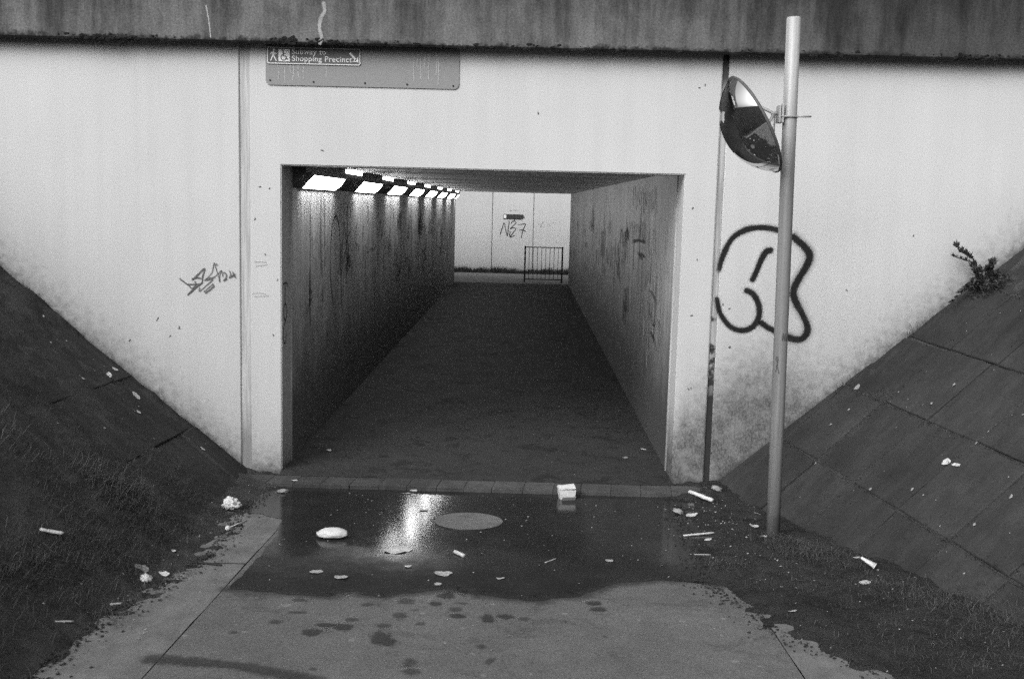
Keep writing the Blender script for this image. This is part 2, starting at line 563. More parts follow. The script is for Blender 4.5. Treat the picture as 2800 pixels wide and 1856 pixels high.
TAG=[[[-2.27,1.459],[-2.202,1.408],[-2.18,1.389],[-2.149,1.417],[-2.154,1.439]],[[-2.211,1.339],[-2.181,1.363],[-2.149,1.393],[-2.103,1.428]],[[-2.208,1.347],[-2.165,1.388],[-2.138,1.407]],[[-2.172,1.456],[-2.126,1.5],[-2.082,1.541],[-2.098,1.477],[-2.111,1.426],[-2.207,1.418]],[[-2.175,1.459],[-2.143,1.47],[-2.116,1.467]],[[-2.082,1.453],[-2.047,1.486],[-2.023,1.521],[-2.008,1.585],[-1.991,1.527],[-1.978,1.49],[-1.968,1.442],[-1.968,1.491],[-1.953,1.531],[-2.005,1.484],[-2.069,1.462]],[[-2.081,1.453],[-2.048,1.456],[-2.02,1.459],[-2.069,1.414],[-2.123,1.368],[-2.12,1.397]],[[-2.088,1.366],[-2.048,1.401],[-2.02,1.426]],[[-2.075,1.358],[-2.038,1.386],[-2.014,1.41]],[[-2.02,1.426],[-2.014,1.41]],[[-1.944,1.489],[-1.945,1.51],[-1.929,1.515],[-1.917,1.497],[-1.92,1.476],[-1.939,1.453],[-1.916,1.467]],[[-1.893,1.527],[-1.883,1.503],[-1.896,1.476],[-1.864,1.493]],[[-1.87,1.52],[-1.849,1.479]],[[-1.851,1.504],[-1.878,1.49]],[[-1.991,1.577],[-1.985,1.57]],[[-2.047,1.47],[-2.005,1.477]]]
FAR=[[[-0.415,1.153],[-0.358,1.338],[-0.307,1.498],[-0.254,1.304],[-0.2,1.109],[-0.176,1.33],[-0.154,1.551]],[[-0.086,1.499],[-0.044,1.553],[0.025,1.555],[0.051,1.502],[0.003,1.452],[-0.117,1.327],[-0.039,1.358],[0.055,1.331],[-0.011,1.232],[-0.118,1.082]],[[-0.122,1.246],[-0.118,1.082],[0.016,1.127]],[[0.118,1.46],[0.229,1.47],[0.339,1.473],[0.27,1.305],[0.219,1.071]],[[0.159,1.294],[0.258,1.297],[0.357,1.265]],[[0.009,1.616],[-0.007,1.549]]]
FARFAINT=[[[0.693,1.535],[0.769,1.451],[0.865,1.552],[0.796,1.391],[0.881,1.418]],[[0.916,1.48],[1.013,1.506],[1.064,1.459],[0.979,1.432]],[[1.088,1.472],[1.16,1.534],[1.234,1.524]],[[-0.149,1.868],[0.12,1.879]]]
FARJ=[-0.658,0.579]
OLY=[[[2.202,1.081],[2.088,1.254],[2.033,1.419],[2.03,1.578],[2.09,1.77],[2.184,1.871],[2.315,1.927],[2.431,1.879],[2.523,1.782],[2.586,1.541],[2.629,1.285],[2.65,1.052]],[[2.552,1.995],[2.52,1.913],[2.473,1.831]],[[2.77,1.855],[2.884,1.737],[2.973,1.56],[3.026,1.333]],[[3.189,1.754],[2.999,1.684],[2.942,1.587]],[[2.771,1.813],[2.719,1.644],[2.674,1.452]],[[3.328,1.673],[3.318,1.507],[3.325,1.314]],[[3.635,1.834],[3.513,1.732],[3.492,1.636],[3.688,1.589],[3.777,1.539]],[[3.394,1.639],[3.448,1.514],[3.436,1.404]],[[1.9,1.831],[1.889,1.742],[1.934,1.673]],[[1.056,1.396],[1.03,1.325],[1.109,1.246],[0.954,1.177],[0.913,1.109]],[[1.792,0.973],[1.867,0.885],[1.826,0.799],[1.766,0.705]],[[10.396,1.551],[10.317,1.367],[10.309,1.12]],[[14.241,2.046],[14.136,1.799],[14.504,1.493]],[[12.944,1.272],[12.977,1.081]],[[6.468,1.914],[6.418,1.737],[6.557,1.636]],[[4.41,1.695],[4.464,1.581],[4.326,1.474],[4.666,1.516],[4.871,1.493],[5.078,1.558]],[[8.904,1.893],[9.191,1.756],[9.08,1.624]]]
JAMB=[[[0.038,1.435],[0.122,1.438],[0.188,1.428],[0.183,1.412]],[[0.115,1.415],[0.1,1.33],[0.104,1.287],[0.06,1.253],[0.065,1.194],[0.113,1.151],[0.162,1.189],[0.157,1.255],[0.104,1.287]],[[0.113,1.145],[0.054,1.098],[0.047,1.04],[0.07,0.983],[0.119,0.982],[0.144,1.044]]]
RT=[[[3.801,2.282],[3.784,2.193],[3.748,2.104]],[[3.598,2.293],[3.484,2.174],[3.418,2.056]],[[3.375,2.234],[3.341,2.159],[3.314,2.085]],[[3.198,2.279],[3.209,2.192],[3.03,2.104]],[[2.99,2.225],[2.904,2.11],[2.913,1.996]],[[2.824,2.263],[2.747,2.144],[2.651,2.026]],[[2.632,2.217],[2.597,2.162],[2.534,2.107]],[[2.471,2.244],[2.448,2.169],[2.439,2.094]],[[2.295,2.21],[2.25,2.102],[2.212,1.995]],[[2.136,2.21],[2.058,2.124],[2.001,2.039]],[[1.991,2.237],[1.948,2.149],[1.908,2.062]],[[1.849,2.26],[1.78,2.168],[1.81,2.077]],[[1.705,2.266],[1.691,2.15],[1.593,2.034]],[[3.768,1.907],[3.665,1.789],[3.682,1.692]],[[3.581,1.93],[3.473,1.795],[3.49,1.731]],[[3.381,1.903],[3.288,1.8],[3.323,1.73]],[[3.195,1.899],[3.108,1.805],[3.133,1.729]],[[3.015,1.892],[2.934,1.81],[2.997,1.753]],[[2.86,1.939],[2.765,1.814],[2.724,1.741]],[[2.693,1.941],[2.601,1.819],[2.627,1.761]],[[2.527,1.93],[2.442,1.823],[2.499,1.745]],[[3.578,1.709],[3.058,1.74],[2.458,1.742]],[[0.845,1.93],[0.844,1.804],[0.829,1.709]],[[0.714,1.652],[0.72,1.547]],[[15.754,2.24],[15.457,2.046]],[[13.236,2.277],[12.967,2.053]],[[5.949,1.56],[5.668,1.376]],[[5.462,1.564],[5.309,1.427]],[[7.254,1.509],[7.271,1.29]],[[1.672,1.89],[1.601,1.686]],[[3.014,1.623],[2.625,1.564],[2.826,1.619],[2.407,1.6]],[[2.032,1.474],[2.196,1.329]],[[1.772,1.326],[1.462,1.282],[1.302,1.229],[1.31,1.115],[1.474,1.04],[1.704,1.132]],[[2.371,1.191],[2.204,1.045]],[[1.94,1.217],[1.782,1.065]],[[1.13,1.123],[0.97,1.042],[1.018,0.926]],[[1.644,0.962],[1.336,0.919],[1.224,0.865]],[[1.943,0.927],[1.792,0.801]],[[4.765,1.607],[4.845,1.389]],[[7.467,2.215],[7.278,2.069]]]
PUD=[[-1.203,-1.336],[-1.133,-1.85],[-1.141,-2.008],[-1.133,-2.205],[-1.135,-2.457],[-1.146,-2.81],[-1.054,-2.821],[-0.961,-2.832],[-0.819,-2.857],[-0.734,-2.869],[-0.612,-2.886],[-0.582,-2.855],[-0.579,-2.807],[-0.51,-2.791],[-0.442,-2.842],[-0.343,-2.871],[-0.301,-2.83],[-0.211,-2.783],[-0.125,-2.736],[-0.018,-2.717],[0.023,-2.732],[0.082,-2.717],[0.116,-2.792],[0.206,-2.803],[0.29,-2.833],[0.385,-2.853],[0.456,-2.856],[0.504,-2.804],[0.649,-2.772],[0.695,-2.7],[0.786,-2.613],[0.855,-2.524],[0.978,-2.481],[1.084,-2.44],[1.177,-2.452],[1.243,-2.435],[1.34,-2.426],[1.407,-2.514],[1.442,-2.73]]
DAMP=[[-0.751,-2.95,0.066,0.055,0.6],[-0.721,-3.133,0.06,0.04,0.45],[-0.795,-3.273,0.049,0.055,0.35],[-0.602,-3.402,0.058,0.099,0.9],[-0.563,-3.3,0.055,0.065,0.9],[-0.472,-3.321,0.066,0.104,0.8],[-0.45,-3.215,0.049,0.06,0.6],[-0.228,-3.14,0.049,0.099,0.6],[-0.22,-2.921,0.055,0.099,0.6],[-0.292,-3.278,0.044,0.065,0.6],[-0.273,-3.457,0.082,0.199,0.75],[-0.028,-2.808,0.055,0.099,0.8],[-0.077,-2.948,0.044,0.075,0.8],[0.058,-2.928,0.044,0.03,0.6],[0.03,-3.025,0.044,0.075,0.7],[0.048,-3.121,0.052,0.06,0.85],[0.193,-3.146,0.044,0.114,0.95],[0.278,-3.109,0.055,0.075,0.95],[0.368,-3.138,0.033,0.065,0.6],[0.72,-2.87,0.055,0.06,0.8],[0.735,-2.963,0.06,0.06,0.8],[-0.121,-3.24,0.033,0.065,0.5],[-0.406,-2.99,0.049,0.05,0.4],[-0.117,-3.731,0.044,0.099,0.5],[-0.102,-3.834,0.052,0.084,0.5],[0.222,-3.686,0.027,0.099,0.4],[-0.509,-3.837,0.022,0.03,0.7],[-0.951,-3.435,0.027,0.04,0.5],[0.179,-3.517,0.033,0.06,0.35],[0.563,-3.158,0.016,0.03,0.4],[0.74,-3.352,0.011,0.025,0.5],[-0.164,-3.052,0.033,0.025,0.4]]
SEAM=[[-1.202,-3.782],[-1.11,-3.785],[-0.976,-3.804],[-0.844,-3.823],[-0.726,-3.861],[-0.607,-3.908],[-0.494,-3.945]]
G={"foam_ball":[-1.585,-1.131,0.007],"lolly_a":[-1.464,-1.67,0.034],"lolly_b":[-1.416,-1.384,0.019],"paper3":[-1.539,-2.635,0.082],"paper4":[-1.586,-2.755,0.088],"paper5":[-1.613,-2.232,0.062],"cig7a":[-1.619,-3.152,0.108],"cig7b":[-1.579,-3.111,0.106],"st8a":[-1.707,-3.56,0.128],"st8b":[-1.658,-3.486,0.124],"leaf9":[-1.645,-2.63,0.082],"twig10a":[-1.435,-2.372,0.069],"twig10b":[-1.294,-2.403,0.07],"leaf13":[-1.833,-2.663,0.083],"foam_slab":[-0.8,-1.746,0.037],"card":[-0.368,-2.004,0.05],"tube_a":[-0.035,-2.032,0.052],"tube_b":[0.024,-2.112,0.056],"leaf4":[-0.754,-2.486,0.074],"leaf5":[-0.604,-2.572,0.079],"leaf8":[-0.074,-2.453,0.073],"leaf9b":[-0.084,-2.643,0.082],"leaf7":[-0.274,-2.333,0.067],"plas10":[-0.443,-0.36,-0.032],"plas10b":[-0.471,-0.466,-0.027],"stick11a":[-0.339,-1.009,0.0],"stick11b":[-0.285,-0.996,-0.0],"paper12":[-1.264,0.746,-0.037],"paper13":[-1.339,-0.327,0.016],"lump14":[-1.368,-0.564,-0.022],"box":[0.676,-0.568,-0.022],"foamstick_a":[1.585,-0.362,-0.032],"foamstick_b":[1.73,-0.514,-0.024],"lump3":[1.791,-0.238,-0.038],"lump4":[1.425,-0.887,-0.006],"tatter5":[1.508,-0.968,-0.002],"straw_a":[1.375,-1.499,0.025],"straw_b":[1.578,-1.431,0.022],"strip_a":[1.375,-1.921,0.046],"strip_b":[1.472,-1.916,0.046],"bit8":[1.513,-1.591,0.03],"leaf11":[0.859,-2.112,0.056],"twig12a":[0.489,-2.185,0.059],"twig12b":[0.555,-2.095,0.055],"cres13":[0.241,-2.515,0.076],"paper16":[1.488,1.157,-0.058],"leaf17":[1.213,0.78,-0.039],"cup":[2.301,-2.206,0.06],"bits2":[2.315,-1.981,0.049],"bits3":[2.218,-2.511,0.076],"base5":[1.857,-1.543,0.027],"base6":[1.858,-1.298,0.015],"leaf_r":[1.69,-2.987,0.099],"chip8":[1.961,-0.916,-0.004],"tuft1":[2.008,-1.9,0.045],"tuft2":[1.528,-2.168,0.058],"manhole":[0.007,-1.258,0.013],"pole":[1.922,-1.562,0.028]}
LIM=[[-1.162,-0.27,3.476],[-1.156,-0.27,3.417],[-1.183,-0.27,3.372],[-1.192,-0.27,3.297],[-1.177,-0.27,3.238],[-1.189,-0.27,3.199]]

BV = []
def reg(me, mtx=None):
    vs_ = [(mtx @ v.co if mtx else v.co.copy()) for v in me.vertices]
    BV.append(BVHTree.FromPolygons(vs_, [tuple(p.vertices) for p in me.polygons]))

def surf(x, y, top=2.2):
    best, nb = None, Vector((0, 0, 1))
    for b in BV:
        p, n_, i, d = b.ray_cast(Vector((x, y, top)), Vector((0, 0, -1)))
        if p is not None and (best is None or p.z > best):
            best, nb = p.z, (n_ if n_.z > 0 else -n_)
    return (best if best is not None else zpath(y)), nb

# ================================================================== the ground sheet
def xr_toe(y):
    return 1.83 + 0.3074 * min(-y, 14.0)
def section(y):
    zf = min(zpath(y) - 0.05, 3.25)
    zl, zr_ = zf, zf
    yy = max(y, -14.0)
    def xl_at(z): return AL.x - (NL.z * (z - AL.z + 0.05) + NL.y * yy) / NL.x if True else 0
    def xr_at(z): return AR.x - (NR.z * (z - AR.z + 0.05) + NR.y * yy) / NR.x
    ztop = 3.3
    return [(-420, y, ztop), (xl_at(ztop), y, ztop), (xl_at(zf - 0.05), y, zf - 0.05), (xr_at(zf - 0.05), y, zf - 0.05), (xr_at(ztop), y, ztop), (420, y, ztop)]
gv, gf = [], []
ys = [0.30, -1, -2, -3, -4, -6, -9, -14, -30, -66]
for y in ys:
    gv += section(y)
for i in range(len(ys) - 1):
    for k in range(5):
        a = i * 6 + k
        gf.append((a, a + 6, a + 7, a + 1))
def quad(a, b, c, d):
    i = len(gv)
    gv.extend([a, b, c, d]); gf.append((i, i + 1, i + 2, i + 3))
quad((-420, -66, 3.3), (-420, -500, 3.3), (420, -500, 3.3), (420, -66, 3.3))
quad((-420, 20.35, 3.3), (-420, 0.30, 3.3), (420, 0.30, 3.3), (420, 20.35, 3.3))
quad((-420, 20.35, -0.12), (420, 20.35, -0.12), (420, 24.7, -0.12), (-420, 24.7, -0.12))
quad((-420, 24.7, 2.9), (420, 24.7, 2.9), (420, 500, 2.9), (-420, 500, 2.9))
quad((-420, 24.7, -0.12), (420, 24.7, -0.12), (420, 24.7, 2.9), (-420, 24.7, 2.9))
gme = mesh('ground', gv, gf)
ground = tag(link('ground', gme, SOIL), 'dark earth of the cutting and the land around the subway', 'ground', kind='structure')
reg(gme)

# ================================================================== path, edging strips, tunnel floor
def sheet(name, x0, x1, y0, y1, zf, mat, nx=1, ny=1, dz=0.0, **k):
    vs_, fs = [], []
    for j in range(ny + 1):
        for i in range(nx + 1):
            x = x0 + (x1 - x0) * i / nx; y = y0 + (y1 - y0) * j / ny
            vs_.append((x, y, zf(x, y) + dz))
    for j in range(ny):
        for i in range(nx):
            a = j * (nx + 1) + i
            fs.append((a, a + 1, a + nx + 2, a + nx + 1))
    me = mesh(name, vs_, fs)
    reg(me)
    return link(name, me, mat)
PX0, PX1 = -1.17, 1.545
path = sheet('path', PX0, PX1, -64, -0.37, lambda x, y: zpath(y), ASPH, 1, 60)
tag(path, 'dry grey asphalt path sloping down to the subway mouth', 'path', kind='structure')

tfl = sheet('tunnel_floor', -1.5, 1.5, -0.145, 20.3, lambda x, y: 0.0, TFLOOR, 2, 20)
tag(tfl, 'dark asphalt floor running through the subway', 'floor', kind='structure')
pav = sheet('pavement', -30, 30, 20.3, 24.6, lambda x, y: -0.008, m_asphalt('far_pavement_asphalt', 0.16), 1, 1)
tag(pav, 'pale pavement crossing beyond the far end of the subway', 'pavement', kind='structure')

# concrete edging strips either side of the path, cast in lengths
def edging(name, x0, x1, ys_, label):
    root = tag(empty(name, ((x0 + x1) / 2, ys_[0], zpath(ys_[0]))), label, 'edging', kind='structure')
    for a, b in zip(ys_, ys_[1:]):
        bm = bmesh.new()
        n = 10
        grid = []
        for j in range(n + 1):
            y = a - 0.006 + (b - a + 0.012) * j / n
            row = []
            for i in range(7):
                x = x0 + (x1 - x0) * i / 6
                e = 0.004 * fbm(x * 9, y * 9, 3.1, 3) * (1 if i in (0, 6) else 0.3)
                row.append(bm.verts.new((x + e, y, zpath(y) + 0.001 + 0.0015 * fbm(x * 3, y * 3, 1.7, 3))))
            grid.append(row)
        for j in range(n):
            for i in range(6):
                bm.faces.new((grid[j][i], grid[j][i + 1], grid[j + 1][i + 1], grid[j + 1][i]))
        me = bm_mesh('strip_slab', bm, True)
        if me.polygons[0].normal.z < 0: me.flip_normals()
        reg(me)
        o = link('strip_slab', me, EDGE, root)
        o.matrix_parent_inverse = Matrix.Translation(-root.location)
    return root
edging('edging_strip', -1.95, PX0 - 0.005, [-0.40, -2.35, -4.3, -6.3, -8.3, -12, -20, -40], 'pale concrete edging strip left of the path')
edging('edging_strip', PX1 + 0.005, 2.05, [-0.40, -1.9, -3.9, -5.9, -7.9, -12, -20, -40], 'concrete edging strip right of the path, mostly under mud')

# kerb bricks at the foot of the portal
kerb = tag(empty('kerb', (0, -0.26, 0)), 'row of worn kerb bricks across the subway mouth', 'kerb', kind='structure')
x = -1.74
while x < 1.72:
    w = random.uniform(0.20, 0.235)
    bm = bmesh.new()
    add_box(bm, (x + 0.0008, -0.372 + random.uniform(-0.006, 0.006), -0.12), (min(x + w - 0.0008, 1.74), -0.150, 0.001 + random.uniform(-0.0015, 0.0015)), 0.0025)
    for v in bm.verts:
        v.co.x += 0.10 * (v.co.y + 0.26)
    me = bm_mesh('brick', bm)
    reg(me)
    o = link('brick', me, KERB, kerb)
    o.matrix_parent_inverse = Matrix.Translation((0, 0.26, 0))
    x += w
ap = sheet('apron', -1.76, 1.76, -0.37, -0.10, lambda x, y: -0.012, MUD)
tag(ap, 'dirt bed under the kerb bricks at the subway mouth', 'ground', kind='structure')

# ================================================================== banks: slabs
def slab_mesh(w, h, seed):
    """one paving slab: worn, slightly irregular outline with a rounded arris"""
    random.seed(seed)
    pts = []
    for (ax_, ay), (bx, by) in (((-1, -1), (1, -1)), ((1, -1), (1, 1)), ((1, 1), (-1, 1)), ((-1, 1), (-1, -1))):
        for k in range(3):
            s_ = k / 3
            j = 0.010 if k == 0 else 0.0035
            pts.append(((ax_ + (bx - ax_) * s_) * w / 2 * (1 - abs(random.gauss(0, j)) / w), (ay + (by - ay) * s_) * h / 2 * (1 - abs(random.gauss(0, j)) / h)))
    vs_ = [(x * (1 - 0.012 / w), y * (1 - 0.012 / h), random.uniform(-0.0015, 0.0)) for x, y in pts] + [(x, y, -0.007) for x, y in pts] + [(x, y, -0.05) for x, y in pts]
    n = len(pts)
    fs = [tuple(range(n))]
    for r in (0, n):
        fs += [(r + (k + 1) % n, r + k, r + n + k, r + n + (k + 1) % n) for k in range(n)]
    return mesh('slab', vs_, fs)
def bank(name, A, U, V, N, th, us, vs_, mat, label, jit, skip=None):
    root = tag(empty(name, A), label, 'embankment', kind='structure')
    U2 = U * math.cos(th) - V * math.sin(th)
    V2 = U * math.sin(th) + V * math.cos(th)
    cache = {}
    random.seed(hash(name) % 1 + 11)
    for j, (v0, v1) in enumerate(zip(vs_, vs_[1:])):
        off = random.uniform(-0.05, 0.05) * (j > 1)
        for u0, u1 in zip(us, us[1:]):
            c = A + U2 * ((u0 + u1) / 2 + off) + V2 * ((v0 + v1) / 2)
            if c.y > 0.42 or c.z < -0.35 or c.z > 3.35 or (skip and skip(c)):
                continue
            k = (round(u1 - u0, 2), round(v1 - v0, 2), random.randrange(4))
            if k not in cache:
                cache[k] = slab_mesh(u1 - u0 - 0.010, v1 - v0 - 0.010, 5 + len(cache))
                cache[k].materials.append(mat)
            me = cache[k]
            o = link('slab', me, None, root)
            sg = 1 if U2.cross(V2).dot(N) > 0 else -1
            X = U2 * sg
            m = Matrix(((X.x, V2.x, N.x, c.x), (X.y, V2.y, N.y, c.y), (X.z, V2.z, N.z, c.z), (0, 0, 0, 1)))
            rj = Matrix.Rotation(random.gauss(0, jit), 4, 'X') @ Matrix.Rotation(random.gauss(0, jit), 4, 'Y') @ Matrix.Rotation(random.gauss(0, jit * 0.8), 4, 'Z')
            m = m @ Matrix.Translation((0, 0, random.uniform(-0.009, 0.004))) @ rj
            o.matrix_basis = Matrix.Translation(-A) @ m
            reg(me, m)
    return root
us = [0.74 + 0.535 * k for k in range(-5, 9)]
bank('embankment', AR, UR, VR, NR, R(7.0), us, [-0.64, -0.03, 0.587, 1.22, 1.80, 2.41, 3.02, 3.63, 4.25, 4.86], SLAB, 'right embankment paved with large square concrete slabs', 0.008)
us = [0.38 + 0.54 * k for k in range(-3, 8)]
bank('embankment', AL, UL, VL, NL, R(0.0), us, [-0.05, 0.53, 1.13, 1.73, 2.33, 2.93, 3.53, 4.13], SLAB_L, 'left embankment of mossy slabs half buried in soil and grass', 0.010, skip=lambda c: c.y < -3.4)

# ================================================================== soil and mud drifts
def drift(name, x0, x1, y0, y1, st, zf, mat, label, cat, keep):
    nx, ny = int((x1 - x0) / st), int((y1 - y0) / st)
    vs_, ok = [], []
    for j in range(ny + 1):
        for i in range(nx + 1):
            x = x0 + i * st; y = y0 + j * st
            z, base = zf(x, y)
            vs_.append((x, y, z)); ok.append(z > base - 0.03)
    fs = []
    for j in range(ny):
        for i in range(nx):
            a = j * (nx + 1) + i
            q = (a, a + 1, a + nx + 2, a + nx + 1)
            if any(ok[k] for k in q): fs.append(q)
    used = sorted({k for q in fs for k in q})
    mp = {k: i for i, k in enumerate(used)}
    me = mesh(name, [vs_[k] for k in used], [tuple(mp[k] for k in q) for q in fs], True)
    reg(me)
    return tag(link(name, me, mat), label, cat, kind='stuff')
MB_R = [(0.0, 1.56), (-0.40, 1.50), (-1.0, 1.44), (-1.6, 1.42), (-2.2, 1.38), (-2.49, 1.37), (-2.78, 1.455), (-3.0, 1.516), (-3.2, 1.555), (-3.33, 1.63), (-3.48, 1.70), (-3.63, 1.85), (-3.75, 1.96), (-4.5, 2.15), (-8, 2.6)]
def z_mud(x, y):
    b = zpath(y)
    d = x - interp(MB_R, y)
    h = min(0.028, d * 0.11) + 0.020 * fbm(x * 9, y * 9, 0.3, 6) + 0.018 * fbm(x * 2, y * 2, 5.0, 3) * (d > 0) - 0.004
    if y > -0.40: b = -0.012
    return b + h, b
drift('mud_drift', 1.1, 3.6, -8, 0.1, 0.025, z_mud, MUD, 'wet mud and leaf litter between path and right embankment', 'mud', None)
MB_L = [(0, -1.66), (-0.3, -1.52), (-0.6, -1.47), (-1.0, -1.50), (-1.27, -1.52), (-1.6, -1.46), (-2.27, -1.42), (-2.68, -1.48), (-3.3, -1.58), (-4.02, -1.60), (-8, -1.65)]
def z_soil(x, y):
    b = zpath(y) + 0.004 if y < -0.40 else -0.008
    d = interp(MB_L, y) - x
    z1 = b + min(0.06, d * 0.14) + 0.020 * fbm(x * 9, y * 9, 9.3, 6) - 0.004
    pz = plane_z(AL, NL, x, y)
    v = (x - AL.x) / VL.x
    h2 = -0.013 + 0.075 * smooth(1.15, 2.3, -y + 0.25 * fbm(x * 2, y * 2, 2.0, 3)) + 0.028 * smooth(0.9, 2.2, v) + 0.030 * fbm(x * 2.6, y * 2.6, 1.0, 5) + 0.012 * fbm(x * 11, y * 11, 4.0, 4)
    z2 = pz + h2
    if z2 > z1: return z2, pz
    return z1, b
drift('soil_drift', -5.6, -1.2, -8, 0.12, 0.03, z_soil, SOIL, 'dark soil and moss spread over the left embankment', 'soil', None)
def z_soil_r(x, y):
    pz = plane_z(AR, NR, x, y)
    v = (Vector((x, y, pz)) - AR).dot(VR)
    h = -0.017 + 0.008 * smooth(1.8, 3.2, v) + 0.008 * fbm(x * 2.2, y * 2.2, 7.0, 5) + 0.006 * fbm(x * 11, y * 11, 4.0, 4)
    return pz + h, pz
drift('soil_drift', 2.2, 6.2, -5, 0.12, 0.05, z_soil_r, SOIL, 'thin soil and moss in patches on the right embankment', 'soil', None)

# ================================================================== wet ground and damp marks
def rough_loop(pts, amp, sub=5, seed=0.0):
    out = []
    n = len(pts)
    for i in range(n):
        a, b = Vector(pts[i]), Vector(pts[(i + 1) % n])
        m = max(1, min(60, int((b - a).length / 0.02)))
        nn = Vector((-(b - a).y, (b - a).x)).normalized() if (b - a).length else Vector((0, 0))
        for k in range(m):
            p = a.lerp(b, k / m)
            out.append(p + nn * amp * fbm(p.x * 9, p.y * 9, seed, 4))
    return out
loop = [tuple(p) for p in PUD[:-1]] + [(1.62, -2.35), (1.80, -1.5), (1.80, -0.385), (-1.70, -0.385), (-1.72, -0.9), (-1.58, -1.18), (-1.36, -1.22)]
bm = bmesh.new()
lp = [bm.verts.new((p.x, min(p.y, -0.38), zpath(min(p.y, -0.38)) + 0.0048)) for p in rough_loop(loop, 0.014)]
fc = bm.faces.new(lp)
bmesh.ops.triangulate(bm, faces=[fc])
pme = bm_mesh('puddle', bm)
if pme.polygons[0].normal.z < 0: pme.flip_normals()
reg(pme)
puddle = tag(link('puddle', pme, WET), 'dark wet patch with a sheen of water before the subway mouth', 'puddle', kind='structure')

def to_path(a, b, l):
    return (a, b, zpath(b) + l)
random.seed(3)
for i, (x, y, w, l, s) in enumerate(DAMP):
    a = random.uniform(-0.6, 0.6)
    hw, hl = w * 0.95, l * 0.62
    vs_, uv_ = [], []
    for q in ((-1.3, -1.3), (1.3, -1.3), (1.3, 1.3), (-1.3, 1.3)):
        dx, dy = q[0] * hw, q[1] * hl
        vs_.append(to_path(x + dx * math.cos(a) - dy * math.sin(a) * 0.5, y + dx * math.sin(a) * 0.5 + dy * math.cos(a), 0.0030 + 0.0001 * i))
        uv_.append((1.0 - abs(0), 0))
    me = mesh('damp_mark', vs_, [(0, 1, 2, 3)])
    ul = me.uv_layers.new(name='stroke')
    for li, q in enumerate(((-1.3, -1.3), (1.3, -1.3), (1.3, 1.3), (-1.3, 1.3))):
        ul.data[li].uv = q
    link('damp_mark', me, DAMP_HI if s > 0.7 else DAMP_LO, path)
strokes('damp_fringe', [[tuple(p) for p in PUD[5:-1]]], [0.17], to_path, FRINGE, path, lift=0.0062, n=4)
strokes('damp_seam', [[tuple(p) for p in SEAM]], [0.13], to_path, DAMPM, path, lift=0.0065, n=6)

# manhole cover
mh = empty('manhole_cover', (0.007, -1.258, zpath(-1.258)))
tag(mh, 'round asphalt filled manhole cover in the wet patch', 'manhole cover')
mh.rotation_euler = (math.atan(-0.05), 0, 0)
bm = bmesh.new()
bmesh.ops.create_cone(bm, cap_ends=True, segments=48, radius1=0.225, radius2=0.222, depth=0.03, matrix=Matrix.Translation((0, 0, -0.006)))
link('cover_plate', bm_mesh('cover_plate', bm), IRON, mh)
bm = bmesh.new()
vo = [[bm.verts.new((r * math.cos(a * math.pi / 24), r * math.sin(a * math.pi / 24), z)) for a in range(48)] for r, z in ((0.2265, 0.0), (0.227, 0.0075), (0.236, 0.0075), (0.239, 0.0))]
for p, q in zip(vo, vo[1:]):
    for k in range(48):
        bm.faces.new((p[k], p[(k + 1) % 48], q[(k + 1) % 48], q[k]))
link('rim', bm_mesh('rim', bm), WET, mh)

# ================================================================== portal, wing walls, joints
ZW = 3.31
portal = tag(empty('portal', (0, 0, 0)), 'white painted portal frame around the subway opening', 'portal')
H, XJ0, XJ1 = 2.325, -1.735, 1.745
bm = bmesh.new()
prof = [(XJ0, -0.4), (-1.5, -0.4), (-1.5, H), (1.5, H), (1.5, -0.4), (XJ1, -0.4), (XJ1, ZW), (XJ0, ZW)]
f0 = [bm.verts.new((a, 0, b)) for a, b in prof]
f1 = [bm.verts.new((a, 0.33, b)) for a, b in prof]
# split the U into quads
for f in (f0, f1):
    bm.faces.new((f[0], f[1], f[2], f[7])); bm.faces.new((f[2], f[3], f[6], f[7])); bm.faces.new((f[3], f[4], f[5], f[6]))
for k in range(8):
    bm.faces.new((f0[k], f0[(k + 1) % 8], f1[(k + 1) % 8], f1[k]))
bmesh.ops.recalc_face_normals(bm, faces=bm.faces)
ed = [e for e in bm.edges if abs(e.verts[0].co.y) < 1e-6 and abs(e.verts[1].co.y) < 1e-6 and len(e.link_faces) == 2 and e.calc_face_angle(0) > 1.0]
bmesh.ops.bevel(bm, geom=ed, offset=0.008, segments=2, affect='EDGES')
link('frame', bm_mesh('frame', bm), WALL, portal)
box('joint_strip', (-1.812, 0.014, -0.4), (XJ0 - 0.001, 0.3, ZW - 0.01), JOINT_L, portal)
box('joint_strip', (XJ1 + 0.001, 0.022, -0.4), (1.792, 0.3, ZW - 0.01), JOINT_R, portal)
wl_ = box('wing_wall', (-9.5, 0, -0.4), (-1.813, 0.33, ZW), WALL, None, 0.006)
tag(wl_, 'white painted wall left of the subway opening with a small scrawled tag', 'wall')
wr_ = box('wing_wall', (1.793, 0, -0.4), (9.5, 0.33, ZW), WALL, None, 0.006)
tag(wr_, 'white painted wall right of the opening with a big black spray outline', 'wall')
wall3 = lambda a, b, l: (a, -l, b)
strokes('graffiti', [[tuple(p) for p in s] for s in BIG], [0.085, 0.125, 0.09, 0.085, 0.085], wall3, OVERSPRAY, wr_, n=8, lift=0.0012, step=0.0002)
strokes('graffiti', [[tuple(p) for p in s] for s in BIG], [0.050, 0.062, 0.052, 0.054, 0.052], wall3, SPRAY, wr_, n=8)
strokes('graffiti', [[tuple(p) for p in s] for s in TAG], 0.0125, wall3, MARKER, wl_, n=5, wvar=0.25)
